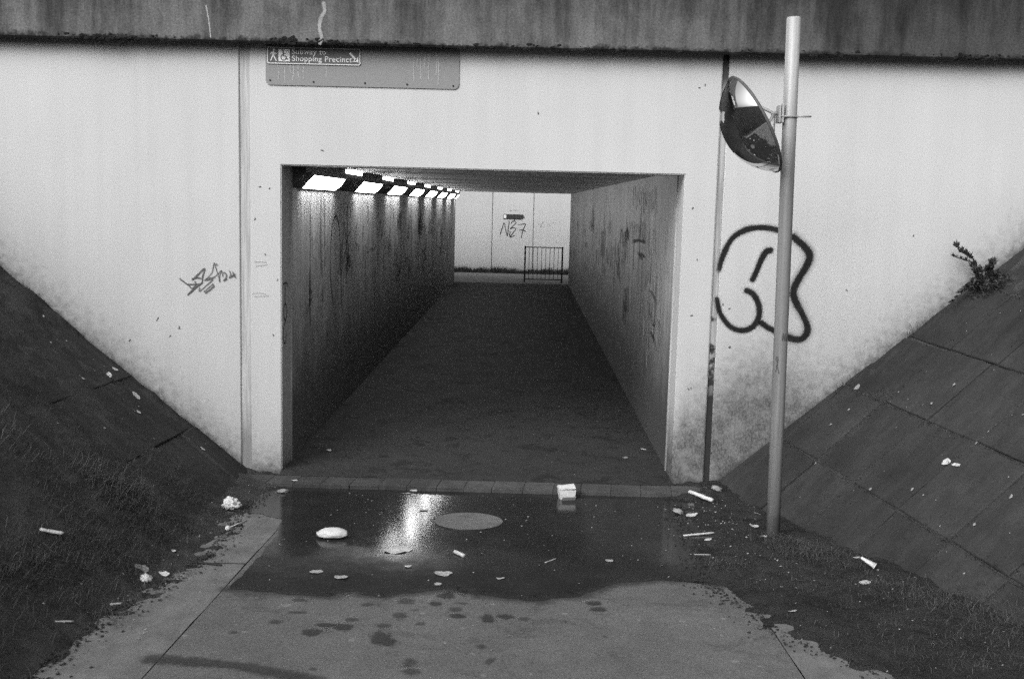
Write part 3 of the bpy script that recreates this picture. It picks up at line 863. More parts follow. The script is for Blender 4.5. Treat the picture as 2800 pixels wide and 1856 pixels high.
strokes('graffiti', [[(-1.70, 1.60), (-1.66, 1.602), (-1.62, 1.598)], [(-1.69, 1.57), (-1.65, 1.575), (-1.61, 1.58)], [(-1.72, 1.36), (-1.67, 1.366), (-1.62, 1.36)], [(-1.71, 1.34), (-1.66, 1.342), (-1.60, 1.345)]], 0.010, wall3, FAINT, portal, n=5)
# chips and knocks in the paint
chips = []
random.seed(31)
for (cx_, cz_) in [(-1.747, 1.704), (-1.66, 2.16), (-1.59, 2.15), (-1.70, 1.92), (-1.623, 1.659), (-1.531, 1.468), (-1.564, 1.049), (1.60, 1.28), (1.62, 2.98), (1.58, 2.96), (1.57, 2.08), (1.62, 1.70), (1.60, 0.72), (2.75, 1.50), (3.22, 1.92), (-2.45, 1.14), (-2.35, 1.02), (-2.28, 1.08), (1.83, 1.37), (1.88, 1.34), (-2.66, 0.98), (0.4, 2.75), (-1.2, 2.44), (1.9, 1.05)]:
    for k in range(random.choice((1, 1, 2))):
        a = random.uniform(0, 6.28); r = random.uniform(0.003, 0.007)
        x_ = cx_ + random.uniform(-.02, .02) * k; z_ = cz_ + random.uniform(-.02, .02) * k
        chips.append([(x_ - r * math.cos(a), z_ - r * math.sin(a)), (x_ + r * math.cos(a) * .3, z_ + r * .3), (x_ + r * math.cos(a), z_ + r * math.sin(a))])
strokes('paint_chip', [c for c in chips if XJ0 < c[0][0] < XJ1], 0.011, wall3, MARKER, portal, n=3, lift=0.002, step=0.00002)['kind'] = 'stuff'
strokes('paint_chip', [c for c in chips if c[0][0] >= XJ1 + .05], 0.011, wall3, MARKER, wr_, n=3, lift=0.002, step=0.00002)['kind'] = 'stuff'
strokes('paint_chip', [c for c in chips if c[0][0] <= XJ0 - .08], 0.011, wall3, MARKER, wl_, n=3, lift=0.002, step=0.00002)['kind'] = 'stuff'
strokes('graffiti', [[tuple(p) for p in s] for s in JAMB], 0.024, lambda a, b, l: (-1.5 + l, a, b), TAGPAINT, portal, n=6)

# ================================================================== bridge edge beam over the walls
beam = empty('bridge_parapet', (0, 0, 3.16))
tag(beam, 'streaked dark concrete bridge edge beam above the white walls', 'bridge parapet')
bm = bmesh.new()
n = 220
row = []
for i in range(n + 1):
    x = -10 + 20 * i / n
    e = 0.006 * fbm(x * 6, 0, 1.0, 4)
    row.append([bm.verts.new(p) for p in ((x, 0.9, 3.292), (x, -0.050, 3.290), (x, -0.055, 3.195), (x, -0.120, 3.188 + e), (x, -0.135, 3.204 + e * 0.5), (x, -0.135, 3.6), (x, -0.135, 4.35), (x, 0.1, 4.40), (x, 0.9, 4.40))])
for a, b in zip(row, row[1:]):
    for k in range(9):
        bm.faces.new((a[k], a[(k + 1) % 9], b[(k + 1) % 9], b[k]))
bm.faces.new(row[0]); bm.faces.new(row[-1][::-1])
o = link('edge_beam', bm_mesh('edge_beam', bm), BEAM, beam)
o.matrix_parent_inverse = Matrix.Translation((0, 0, -3.16))
for ln, w in (([(p[0], p[2]) for p in LIM], 0.036), ([(-2.01, 3.44), (-1.995, 3.36), (-1.985, 3.28), (-1.98, 3.22)], 0.014)):
    o = strokes('lime_streak', [ln], [w], lambda a, b, l: (a, -0.135 - l, b), LIME, beam, n=6)
    o.matrix_parent_inverse = Matrix.Translation((0, 0, -3.16))
# moss hanging on the lower edge
bm = bmesh.new()
random.seed(12)
for i in range(620):
    x = random.uniform(-6, 6)
    d = fbm(x * 1.3, 3.0, 0.0, 4)
    if d < random.uniform(-0.35, 0.45): continue
    s = random.uniform(0.004, 0.012) * (1.0 + max(0, d) * 1.4)
    r = bmesh.ops.create_icosphere(bm, subdivisions=1, radius=1.0, matrix=Matrix.Translation((x, -0.133, 3.203 + random.uniform(-0.01, 0.022))) @ Matrix.Diagonal((s * random.uniform(1, 2.2), s * 0.6, s * random.uniform(0.7, 1.2), 1)))
    for v in r['verts']:
        v.co += Vector((random.uniform(-1, 1), random.uniform(-1, 1), random.uniform(-1, 1))) * s * 0.35
o = link('moss', bm_mesh('moss', bm), MOSS, beam)
o['kind'] = 'stuff'
o.matrix_parent_inverse = Matrix.Translation((0, 0, -3.16))

# ================================================================== the tunnel
L, HC = 20.2, 2.365
tun = tag(empty('subway_tunnel', (0, 0.33, 0)), 'grimy graffitied subway tunnel running back to daylight', 'tunnel')
def tpart(o):
    o.matrix_parent_inverse = Matrix.Translation((0, -0.33, 0))
    return o
swl = tpart(box('side_wall', (-1.85, 0.336, -0.3), (-1.5, L, HC + 0.2), TUN_LAMPLIT, tun))
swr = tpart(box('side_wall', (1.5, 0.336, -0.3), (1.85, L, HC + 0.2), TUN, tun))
tpart(box('ceiling', (-1.499, 0.336, HC), (1.499, L, HC + 0.25), CEIL, tun))
tpart(box('outlet_wall', (-9.5, L + 0.002, -0.3), (-1.52, L + 0.16, 3.3), FARWALL, tun))
tpart(box('outlet_wall', (1.52, L + 0.002, -0.3), (9.5, L + 0.16, 3.3), FARWALL, tun))
tpart(box('outlet_wall', (-1.519, L + 0.002, HC + 0.01), (1.519, L + 0.15, 3.3), FARWALL, tun))
# the reveal joint between portal and tunnel
tpart(box('joint_strip', (-1.504, 0.318, 0.0), (-1.492, 0.345, H), m_joint(False), tun))
tpart(box('joint_strip', (1.492, 0.318, 0.0), (1.504, 0.345, H), JOINT_L, tun))
strokes('graffiti', [[tuple(p) for p in s] for s in OLY[:8]], 0.030, lambda a, b, l: (-1.5 + l, a, b), TAGPAINT, swl, n=6, wvar=0.3)
for k, s in enumerate(OLY[8:]):
    strokes('graffiti', [[tuple(p) for p in s]], 0.030, lambda a, b, l: (-1.5 + l, a, b), TAGPAINT, swl, n=6, wvar=0.3, lift=0.0125 + 0.0003 * k)
strokes('graffiti', [[tuple(p) for p in s] for s in RT[:22]], 0.035, lambda a, b, l: (1.5 - l, a, b), TAGPAINT, swr, n=6, wvar=0.4)
for k, s in enumerate(RT[22:]):
    strokes('graffiti', [[tuple(p) for p in s]], 0.035, lambda a, b, l: (1.5 - l, a, b), TAGPAINT, swr, n=6, wvar=0.4, lift=0.0125 + 0.0002 * k)
# older scribbles all along both walls
random.seed(77)
for sgn, wall_ in ((-1, swl), (1, swr)):
    ls = []
    for k in range(34):
        y0 = random.uniform(2.0, 19.0); z0 = random.uniform(0.9, 1.9); w = random.uniform(0.25, 1.0); h = random.uniform(0.12, 0.5)
        pts = []
        m = random.randint(4, 9)
        for i in range(m):
            pts.append((y0 + w * i / m + random.uniform(-.1, .1), z0 + h * (0.5 if i % 2 else -0.5) * random.uniform(0.5, 1.1)))
        strokes('graffiti', [pts], 0.035, lambda a, b, l: (sgn * (1.5 - l), a, b), TAGPAINT, wall_, n=5, wvar=0.5, lift=0.0045 + 0.0002 * k)
# old runs of dark and pale paint down both walls
RUN_D = m_paint('dark_paint_run', 0.10, 0.9, 0.8, 0.45, 14); RUN_P = m_paint('pale_paint_run', 0.62, 0.8, 0.8, 0.4, 14)
for sgn, wall_ in ((-1, swl), (1, swr)):
    for m_, cnt, lf in ((RUN_D, 90, 0.0020), (RUN_P, 45, 0.0012)):
        ls = []
        for k in range(cnt):
            y0 = 1.0 + 18.5 * random.random() ** 1.1; z0 = random.uniform(1.2, 2.15); h_ = random.uniform(0.15, 0.8)
            ls.append([(y0, z0), (y0 + random.uniform(-.03, .03), z0 - h_ / 2), (y0 + random.uniform(-.05, .05), max(0.5, z0 - h_))])
        o = strokes('paint_run', ls, 0.07, lambda a, b, l: (sgn * (1.5 - l), a, b), m_, wall_, n=4, wvar=0.6, lift=lf, step=0.000005)
        o['kind'] = 'stuff'
# cornice box that carries the lights: a sloped face from the wall up to a short fascia under the ceiling
def cornice_pts(y):
    return [(-1.499, y, 2.165), (-1.385, y, 2.288), (-1.385, y, HC + 0.02), (-1.499, y, HC + 0.02)]
bm = bmesh.new()
A_ = [bm.verts.new(p) for p in cornice_pts(0.345)]; B_ = [bm.verts.new(p) for p in cornice_pts(L - 0.05)]
for k in range(4): bm.faces.new((A_[k], A_[(k + 1) % 4], B_[(k + 1) % 4], B_[k]))
bm.faces.new(A_[::-1]); bm.faces.new(B_)
tpart(link('cornice', bm_mesh('cornice', bm), plain('cornice_paint', 0.10, 0.5, 0.25, 8), tun))
sl = Vector((0.114, 0, 0.123)); sn = Vector((sl.z, 0, -sl.x)).normalized(); sl_n = sl.normalized()
ORD = ['first', 'second', 'third', 'fourth', 'fifth', 'sixth', 'seventh', 'eighth']
lamp_me = None
for k in range(8):
    y0 = 0.62 + 2.70 * k
    ln = 1.62 if k < 7 else 0.50
    base = Vector((-1.499, y0, 2.165))
    root = tag(empty('tunnel_light', base), ORD[k] + ' lit cornice light on the left, counting from the tunnel mouth', 'light', 'lights along the left cornice of the tunnel')
    if lamp_me is None or k == 7:
        def pr(t, y, d):
            return Vector((0, 0, 0)) + sl_n * t + Vector((0, y, 0)) + sn * d
        W_ = sl.length
        bm = bmesh.new()
        for (t0, t1, ya, yb) in ((0.004, 0.012, 0, ln), (W_ - 0.014, W_ - 0.005, 0, ln), (0.012, W_ - 0.014, 0, 0.05), (0.012, W_ - 0.014, ln - 0.05, ln)):
            q = [bm.verts.new(pr(t, y, d)) for d in (0.0015, 0.014) for (t, y) in ((t0, ya), (t1, ya), (t1, yb), (t0, yb))]
            bm.faces.new(q[4:]); bm.faces.new(q[:4][::-1])
            for i in range(4): bm.faces.new((q[i], q[(i + 1) % 4], q[4 + (i + 1) % 4], q[4 + i]))
        fr_me = bm_mesh('frame', bm); fr_me.materials.append(STEEL)
        bm = bmesh.new()
        nn = 12
        g_ = [[bm.verts.new(pr(0.013 + (W_ - 0.028) * i / nn, y, 0.006 + 0.014 * math.sin(math.pi * i / nn))) for i in range(nn + 1)] for y in (0.051, ln - 0.051)]
        for i in range(nn): bm.faces.new((g_[0][i], g_[0][i + 1], g_[1][i + 1], g_[1][i]))
        lamp_me = bm_mesh('diffuser', bm, True); lamp_me.materials.append(LAMP)
        bm = bmesh.new()
        add_box(bm, (0.1145, 1.58, 0.166), (0.1165, 2.58, 0.192))
        slot_me = bm_mesh('light_slot', bm); slot_me.materials.append(SLOTM)
    link('frame', fr_me, None, root); link('diffuser', lamp_me, None, root); (link('light_slot', slot_me, None, root) if k < 7 else None)

# ================================================================== beyond the tunnel
far = tag(empty('boundary_wall', (0, 24.5, 0)), 'pale panelled wall facing the far end of the tunnel', 'wall')
xs_ = [-10, -4.4, -1.9, FARJ[0], FARJ[1], 1.85, 4.4, 10]
for a, b in zip(xs_, xs_[1:]):
    o = box('panel', (a + 0.008, 24.5, -0.2), (b - 0.008, 24.66, 3.1), FARWALL, far, 0.006)
    o.matrix_parent_inverse = Matrix.Translation((0, -24.5, 0))
far3 = lambda a, b, l: (a, 24.5 - l, b)
for nm, ln, w, m in (('graffiti', FAR, 0.032, m_paint('far_marker', 0.03, 0.5, 0.4, 0.95, 100)), ('graffiti', FARFAINT, 0.022, FAINT)):
    o = strokes(nm, [[tuple(p) for p in s] for s in ln], w, far3, m, far, lift=0.004)
    o.matrix_parent_inverse = Matrix.Translation((0, -24.5, 0))
fs_ = tag(empty('direction_sign', (-0.02, 24.5, 1.695)), 'small dark arrow ended sign on the far wall above the scrawl', 'sign')
bm = bmesh.new()
pl = [(-0.315, -0.066), (0.245, -0.066), (0.315, 0.0), (0.275, 0.066), (-0.315, 0.066)]
a_ = [bm.verts.new((p[0], -0.004, p[1])) for p in pl]; b_ = [bm.verts.new((p[0], -0.03, p[1])) for p in pl]
bm.faces.new(a_); bm.faces.new(b_[::-1])
for k in range(5): bm.faces.new((a_[k], a_[(k + 1) % 5], b_[(k + 1) % 5], b_[k]))
link('plate', bm_mesh('plate', bm), plain('far_sign_plate', 0.03, 0.5), fs_)
box('pictogram_panel', (-0.302, -0.034, -0.050), (-0.225, -0.031, 0.050), SIGNW, fs_)
bm = bmesh.new(); add_box(bm, (0.232, -0.034, -0.05), (0.244, -0.031, 0.05), 0, Matrix.Rotation(-0.5, 4, 'Y'))
o = link('arrow_stripe', bm_mesh('arrow_stripe', bm), SIGNW, fs_); o.location = (0.045, 0.0, 0.114)
# railing
rail = tag(empty('guard_railing', (0.85, 20.92, -0.008)), 'dark steel guard railing at the far end of the tunnel', 'railing')
for x_ in (-0.50, 0.50):
    box('post', (x_ - 0.022, -0.022, 0), (x_ + 0.022, 0.022, 0.97), RAILM, rail, 0.003)
box('top_rail', (-0.478, -0.014, 0.93), (0.478, 0.014, 0.955), RAILM, rail)
box('bottom_rail', (-0.478, -0.014, 0.07), (0.478, 0.014, 0.095), RAILM, rail)
for k in range(8):
    x_ = -0.5 + (k + 1) / 9
    bm = bmesh.new(); add_tube(bm, [(x_, 0, 0.095), (x_, 0, 0.93)], 0.008, 6)
    link('bar', bm_mesh('bar', bm, True), RAILM, rail)

# ================================================================== subway sign over the opening
def rrect(x0, x1, z0, z1, r, y, top=True, seg=6):
    out = []
    cs = [(x1 - r, z0 + r, -90), (x1 - r, z1 - r, 0), (x0 + r, z1 - r, 90), (x0 + r, z0 + r, 180)]
    for cx_, cz_, a0 in cs:
        for k in range(seg + 1):
            a = R(a0 + 90 * k / seg)
            out.append((cx_ + r * math.cos(a), y, cz_ + r * math.sin(a)))
    return out
def plate(name, x0, x1, z0, z1, r, y0, y1, mat, parent, hole=None):
    bm = bmesh.new()
    f_ = [bm.verts.new(p) for p in rrect(x0, x1, z0, z1, r, y0)]
    k_ = [bm.verts.new(p) for p in rrect(x0, x1, z0, z1, r, y1)]
    nn = len(f_)
    if hole:
        w = hole
        fi = [bm.verts.new(p) for p in rrect(x0 + w, x1 - w, z0 + w, z1 - w, max(0.002, r - w), y0)]
        ki = [bm.verts.new(p) for p in rrect(x0 + w, x1 - w, z0 + w, z1 - w, max(0.002, r - w), y1)]
        for i in range(nn):
            j = (i + 1) % nn
            bm.faces.new((f_[i], f_[j], fi[j], fi[i])); bm.faces.new((k_[i], ki[i], ki[j], k_[j]))
            bm.faces.new((f_[i], k_[i], k_[j], f_[j])); bm.faces.new((fi[i], fi[j], ki[j], ki[i]))
    else:
        bm.faces.new(f_); bm.faces.new(k_[::-1])
        for i in range(nn):
            j = (i + 1) % nn
            bm.faces.new((f_[i], k_[i], k_[j], f_[j]))
    return link(name, bm_mesh(name, bm), mat, parent)
SZ = 3.045
sign = tag(empty('subway_sign', (-0.9, 0, SZ)), 'grey board with a dark sign to the shopping precinct above the opening', 'sign')
plate('backing_board', -0.713, 0.712, -0.138, 0.150, 0.035, -0.010, -0.002, BOARDM, sign)
sp_ = plate('sign_plate', -0.702, -0.012, 0.012, 0.136, 0.016, -0.017, -0.0105, PLATEM, sign)
plate('border', -0.700, -0.014, 0.014, 0.134, 0.015, -0.0195, -0.0175, SIGNW, sp_, hole=0.0065)
def text(body, size, x, z, parent, y=-0.0185):
    cu = bpy.data.curves.new('t', 'FONT')
    cu.body = body; cu.size = size; cu.extrude = 0.0006; cu.offset = 0.0006; cu.space_character = 1.08
    o = bpy.data.objects.new('t', cu); COL.objects.link(o)
    bpy.context.view_layer.update()
    me = bpy.data.meshes.new_from_object(o.evaluated_get(bpy.context.evaluated_depsgraph_get()))
    bpy.data.objects.remove(o)
    me.transform(Matrix.Translation((x, y, z)) @ Matrix.Rotation(R(90), 4, 'X'))
    return link('lettering', me, SIGNW, parent)
text('Subway to', 0.056, -0.518, 0.086, sp_)
text('Shopping Precinct', 0.056, -0.518, 0.036, sp_)
box('pictogram_panel', (-0.617, -0.0195, 0.032), (-0.533, -0.0178, 0.120), SIGNW, sp_)
def flat_shape(name, polys, y0, y1, mat, parent):
    bm = bmesh.new()
    for poly in polys:
        a_ = [bm.verts.new((p[0], y0, p[1])) for p in poly]; b_ = [bm.verts.new((p[0], y1, p[1])) for p in poly]
        bm.faces.new(a_); bm.faces.new(b_[::-1])
        for k in range(len(poly)): bm.faces.new((a_[k], b_[k], b_[(k + 1) % len(poly)], a_[(k + 1) % len(poly)]))
    return link(name, bm_mesh(name, bm), mat, parent)
def limb(a, b, w0, w1=None):
    w1 = w1 or w0
    d = Vector((b[0] - a[0], b[1] - a[1])).normalized(); n_ = Vector((-d.y, d.x))
    return [(a[0] + n_.x * w0, a[1] + n_.y * w0), (b[0] + n_.x * w1, b[1] + n_.y * w1), (b[0] - n_.x * w1, b[1] - n_.y * w1), (a[0] - n_.x * w0, a[1] - n_.y * w0)]
def disc(c, r, k=12):
    return [(c[0] + r * math.cos(i * 2 * math.pi / k), c[1] + r * math.sin(i * 2 * math.pi / k)) for i in range(k)]
wx, wz = -0.655, 0.075
flat_shape('walker_pictogram', [disc((wx + 0.004, wz + 0.038), 0.0085), limb((wx + 0.002, wz + 0.027), (wx, wz - 0.004), 0.0095, 0.007), limb((wx - 0.002, wz - 0.004), (wx - 0.020, wz - 0.040), 0.0055, 0.004),
    limb((wx + 0.003, wz - 0.004), (wx + 0.014, wz - 0.022), 0.0055, 0.0045), limb((wx + 0.014, wz - 0.022), (wx + 0.024, wz - 0.042), 0.0045, 0.0035), limb((wx - 0.004, wz + 0.024), (wx - 0.022, wz + 0.004), 0.004, 0.003), limb((wx + 0.008, wz + 0.024), (wx + 0.024, wz + 0.006), 0.004, 0.003)], -0.0193, -0.0177, SIGNW, sp_)
cxw, czw = -0.578, 0.060
ring = []
arc = [(cxw + 0.020 * math.cos(R(a)), czw + 0.020 * math.sin(R(a))) for a in range(100, 381, 20)]
ring = [limb(a, b, 0.0032) for a, b in zip(arc, arc[1:])]
flat_shape('wheelchair_pictogram', ring + [disc((cxw - 0.004, czw + 0.049), 0.0065), limb((cxw - 0.004, czw + 0.040), (cxw - 0.002, czw + 0.012), 0.0048), limb((cxw - 0.003, czw + 0.028), (cxw + 0.016, czw + 0.026), 0.0028), limb((cxw - 0.002, czw + 0.010), (cxw + 0.019, czw + 0.009), 0.0042), limb((cxw + 0.017, czw + 0.009), (cxw + 0.025, czw - 0.015), 0.0036), limb((cxw + 0.024, czw - 0.015), (cxw + 0.034, czw - 0.012), 0.003)], -0.0212, -0.0197, PLATEM, sp_)
ax, az = -0.028, 0.036
flat_shape('arrow', [limb((ax - 0.064, az + 0.068), (ax - 0.016, az + 0.014), 0.0075, 0.0075), [(ax, az), (ax - 0.044, az + 0.006), (ax - 0.028, az + 0.016), (ax - 0.014, az + 0.028), (ax - 0.002, az + 0.042)]], -0.0193, -0.0177, SIGNW, sp_)
for x_, z_ in ((-0.68, -0.105), (-0.36, -0.11), (0.02, -0.11), (0.33, -0.112), (0.67, -0.115)):
    bm = bmesh.new(); bmesh.ops.create_cone(bm, cap_ends=True, segments=10, radius1=0.008, radius2=0.006, depth=0.006, matrix=Matrix.Translation((x_, -0.012, z_)) @ Matrix.Rotation(R(90), 4, 'X'))
    link('screw', bm_mesh('screw', bm), TWIGM, sign)
runs = []
random.seed(5)
for x_ in (-0.62, -0.575, -0.53, -0.51, -0.47, -0.43, -0.27):
    z0 = 0.005; ln = random.uniform(0.05, 0.13); runs.append([(x_, z0), (x_ + random.uniform(-.006, .006), z0 - ln / 2), (x_ + random.uniform(-.006, .006), max(-.132, z0 - ln))])
for x_ in (0.38, 0.41, 0.46, 0.49, 0.545, 0.56, 0.43):
    z0 = random.uniform(0.08, 0.12); ln = random.uniform(0.1, 0.2); runs.append([(x_, z0), (x_ + random.uniform(-.006, .006), z0 - ln / 2), (x_, z0 - ln)])
strokes('paint_run', runs, 0.009, lambda a, b, l: (a, -0.010 - l, b), LIME, sign, n=5, lift=0.0012, step=0.00005)['kind'] = 'stuff'

# ================================================================== mirror post and broken convex mirror
PB, PT = Vector((1.925, -1.562, -0.2)), Vector((1.872, -1.562, 3.21))
post = tag(empty('mirror_post', (1.925, -1.562, zpath(-1.562))), 'tall galvanised steel post standing in the mud before the right embankment', 'post')
pd = (PT - PB).normalized()
bm = bmesh.new()
add_tube(bm, [PB, PB + (PT - PB) * 0.3, PB + (PT - PB) * 0.7, PT - pd * 0.006, PT], [0.0415, 0.0415, 0.0415, 0.0415, 0.037], 28)
o = link('pole', bm_mesh('pole', bm, True), None, post)
o.matrix_parent_inverse = Matrix.Translation(-post.location)
pn = NT('weathered_post')
px_, py_, pz_ = pn.xyz()
st_ = pn.noise(1, 5, 0.7, pn.scale(pn.pos, (35, 35, 1.2)))
pc = pn.mul(pn.ramp(st_, 0.3, 0.7, 0.72, 1.15, False), pn.ramp(pz_, 2.2, 3.0, 0.21, 0.42))
pc = pn.mul(pc, pn.ramp(pn.noise(150, 2), 0.25, 0.75, 0.85, 1.15, False))
pc = pn.mix(pn.ramp(pn.add(pz_, pn.mul(pn.sub(pn.noise(12, 3), 0.5), 0.3)), 0.05, 0.3, 0.7, 0), pc, 0.06)
pn.color(pc); pn.rough(0.55); pn.spec(0.4); pn.b.inputs['Metallic'].default_value = 0.15
o.data.materials.append(pn.m)
def on_pole(a, b, l):
    c = PB + (PT - PB) * ((b - PB.z) / (PT.z - PB.z))
    th = a / 0.0415
    return (c.x + (0.0415 + l) * math.sin(th), c.y - (0.0415 + l) * math.cos(th), b)
for sc_ in ([[(0.00, 1.30), (0.005, 1.345), (0.012, 1.30), (0.02, 1.345)]], [[(0.024, 1.30), (0.032, 1.33), (0.03, 1.30)]], [[(-0.030, 1.14), (-0.020, 1.18), (-0.026, 1.20), (-0.034, 1.185), (-0.022, 1.16), (-0.034, 1.11)], [(-0.024, 1.15), (-0.012, 1.10)]]):
    o = strokes('scrawl', sc_, 0.008, on_pole, MARKER, post, n=5, lift=0.001)
    o.matrix_parent_inverse = Matrix.Translation(-post.location)

MC = Vector((1.668, -1.575, 2.582))
MN = Vector((-0.872, -0.03, -0.488)).normalized()
MZ = Vector((1, 0, 0)).cross(MN).normalized()
MX = Vector((0, 1, 0)); MX = (MX - MN * MX.dot(MN)).normalized(); MY = MN.cross(MX).normalized()
RM, DM = 0.31, 0.185
RS = (RM * RM + DM * DM) / (2 * DM)
amax = math.asin(min(1, RM / RS)) if DM <= RS else math.pi - math.asin(RM / RS)
mirror = tag(empty('convex_mirror', MC), 'broken convex safety mirror on an arm of the tall post', 'mirror')
EDGE_N = [(2.853, 1.514), (2.764, 1.491), (2.687, 1.519), (2.656, 1.515), (2.588, 1.517), (2.554, 1.529), (2.50, 1.559), (2.466, 1.578), (2.40, 1.56), (2.35, 1.4), (2.2, 1.2)]
vdir = (MC - Vector((0.324, -8.106, 2.085))).normalized()
def dome(name, rs, mat):
    bm = bmesh.new()
    NA, NP = 40, 112
    rows = []
    for i in range(NA + 1):
        al = amax * i / NA
        rows.append([bm.verts.new(MN * (rs * math.cos(al) - (RS - DM)) + (MX * math.cos(p * 2 * math.pi / NP) + MY * math.sin(p * 2 * math.pi / NP)) * rs * math.sin(al)) if i else None for p in range(NP)])
    apex = bm.verts.new(MN * (rs - (RS - DM)))
    def keep(c, nrm):
        w = MC + c
        near = nrm.dot(vdir) < 0.02
        jag = 0.010 * fbm(w.z * 30, w.y * 30, 2.0, 3)
        if near:
            return w.x > interp(EDGE_N, w.z) + jag
        if 2.605 + jag < w.z < 2.672 + jag and w.x < 1.53: return False
        return True
    for i in range(NA):
        for p in range(NP):
            q = (p + 1) % NP
            vsq = (apex, rows[1][p], rows[1][q]) if i == 0 else (rows[i][p], rows[i + 1][p], rows[i + 1][q], rows[i][q])
            c = sum((v.co for v in vsq), Vector()) / len(vsq)
            nrm = (c + MN * (RS - DM)).normalized()
            if keep(c, nrm): bm.faces.new(vsq)
    loose = [v for v in bm.verts if not v.link_faces]
    bmesh.ops.delete(bm, geom=loose, context='VERTS')
    me = bpy.data.meshes.new(name)
    bm.to_mesh(me); bm.free()
    me.polygons.foreach_set('use_smooth', [True] * len(me.polygons))
    if me.polygons[0].normal.dot((me.polygons[0].center + MN * (RS - DM)).normalized()) < 0: me.flip_normals()
    return link(name, me, mat, mirror)
mm = NT('mirror_skin')
gr = mm.noise(14, 5, 0.75)
mm.color(mm.ramp(gr, 0.5, 0.8, 0.98, 0.85)); mm.b.inputs['Metallic'].default_value = 1.0
mm.rough(mm.ramp(gr, 0.5, 0.75, 0.03, 0.12))
dome('mirror_dome', RS, mm.m)
dome('dome_backing', RS - 0.004, BLACKP)
def ring_pts(r, off, k=72):
    return [MN * off + (MX * math.cos(i * 2 * math.pi / k) + MY * math.sin(i * 2 * math.pi / k)) * r for i in range(k)]
bm = bmesh.new()
K = 72
rr_ = [[bm.verts.new(p) for p in ring_pts(r, o_)] for r, o_ in ((0.309, 0.006), (0.3155, 0.004), (0.3165, -0.006), (0.309, -0.012), (0.300, -0.006))]
for a, b in zip(rr_, rr_[1:] + rr_[:1]):
    for k in range(K): bm.faces.new((a[k], a[(k + 1) % K], b[(k + 1) % K], b[k]))
link('rim', bm_mesh('rim', bm, True), plain('mirror_rim', 0.09, 0.5), mirror)
BRK = Vector((1.800, -1.562, 2.652)) - MC
for t in ((0.10, 0.24), (-0.22, 0.02), (0.16, -0.20)):
    bm = bmesh.new()
    p = MX * t[0] + MY * t[1]
    add_tube(bm, [p - MN * 0.012, p * 0.97 - MN * 0.03, BRK + Vector((-0.012, 0, 0))], [0.010, 0.010, 0.009], 8)
    link('strut', bm_mesh('strut', bm, True), GALV, mirror)
bm = bmesh.new()
pts = [MX * math.cos(a) * 0.29 + MY * math.sin(a) * 0.29 - MN * 0.014 for a in (0.2, 2.3, 4.4)]
for a, b in zip(pts, pts[1:] + pts[:1]): add_tube(bm, [a, b], 0.007, 6)
link('back_frame', bm_mesh('back_frame', bm, True), STEEL, mirror)
bm = bmesh.new()
c = BRK
add_tube(bm, [c + Vector((-0.03, 0, 0.0)), c + Vector((0.012, 0, 0.004))], 0.012, 10)
link('ball_joint', bm_mesh('ball_joint', bm, True), STEEL, mirror)
bm = bmesh.new()
add_box(bm, (c.x + 0.008, c.y - 0.045, c.z - 0.055), (c.x + 0.020, c.y + 0.045, c.z + 0.05), 0.003)
link('bracket_plate', bm_mesh('bracket_plate', bm), GALV, mirror)
bm = bmesh.new()
add_box(bm, (c.x + 0.024, c.y - 0.045, c.z - 0.055), (c.x + 0.038, c.y + 0.045, c.z + 0.055), 0.003)
link('bracket_plate', bm_mesh('bracket_plate', bm), GALV, mirror)
bm = bmesh.new()
pc_ = PB + (PT - PB) * ((2.652 - PB.z) / (PT.z - PB.z)) - MC
for dz in (-0.018,):
    u_ = [pc_ + Vector((0.0455 * math.cos(a), 0.0455 * math.sin(a), dz)) for a in [R(x_) for x_ in range(-110, 111, 20)]]
    u_ = [Vector((c.x + 0.02, u_[0].y, u_[0].z))] + u_ + [Vector((c.x + 0.02, u_[-1].y, u_[-1].z))]
    add_tube(bm, u_, 0.006, 8)
link('clamp', bm_mesh('clamp', bm, True), STEEL, mirror)
bm = bmesh.new()
add_tube(bm, [pc_ + Vector((0.03, -0.045, -0.018)), pc_ + Vector((0.115, -0.047, -0.016))], 0.0055, 8)
link('bolt', bm_mesh('bolt', bm, True), STEEL, mirror)

# ================================================================== litter
def rest(x, y, lift=0.0):
    z, n_ = surf(x, y)
    return Vector((x, y, z + lift)), n_
def place(o, x, y, lift=0.0, rz=0.0, tilt=True):
    p, n_ = rest(x, y, lift)
    q = Vector((0, 0, 1)).rotation_difference(n_) if tilt else Matrix.Identity(3).to_quaternion()
    o.matrix_world = Matrix.Translation(p) @ q.to_matrix().to_4x4() @ Matrix.Rotation(rz, 4, 'Z')
    return o
def crumple(name, sx, sy, sz, mat, seed, sub=3, amp=0.35, fr=2.2):
    bm = bmesh.new()
    bmesh.ops.create_icosphere(bm, subdivisions=sub, radius=1.0)
    for v in bm.verts:
        d = v.co.normalized()
        k = 1 + amp * fbm(d.x * fr + seed, d.y * fr, d.z * fr, 4) + 0.2 * amp * fbm(d.x * 9, d.y * 9 + seed, d.z * 9, 3)
        v.co = Vector((d.x * sx * k, d.y * sy * k, max(-0.25, d.z * 0.5 * k) * 2 * sz * 0.5 + sz * 0.4))
    return bm_mesh(name, bm, True)
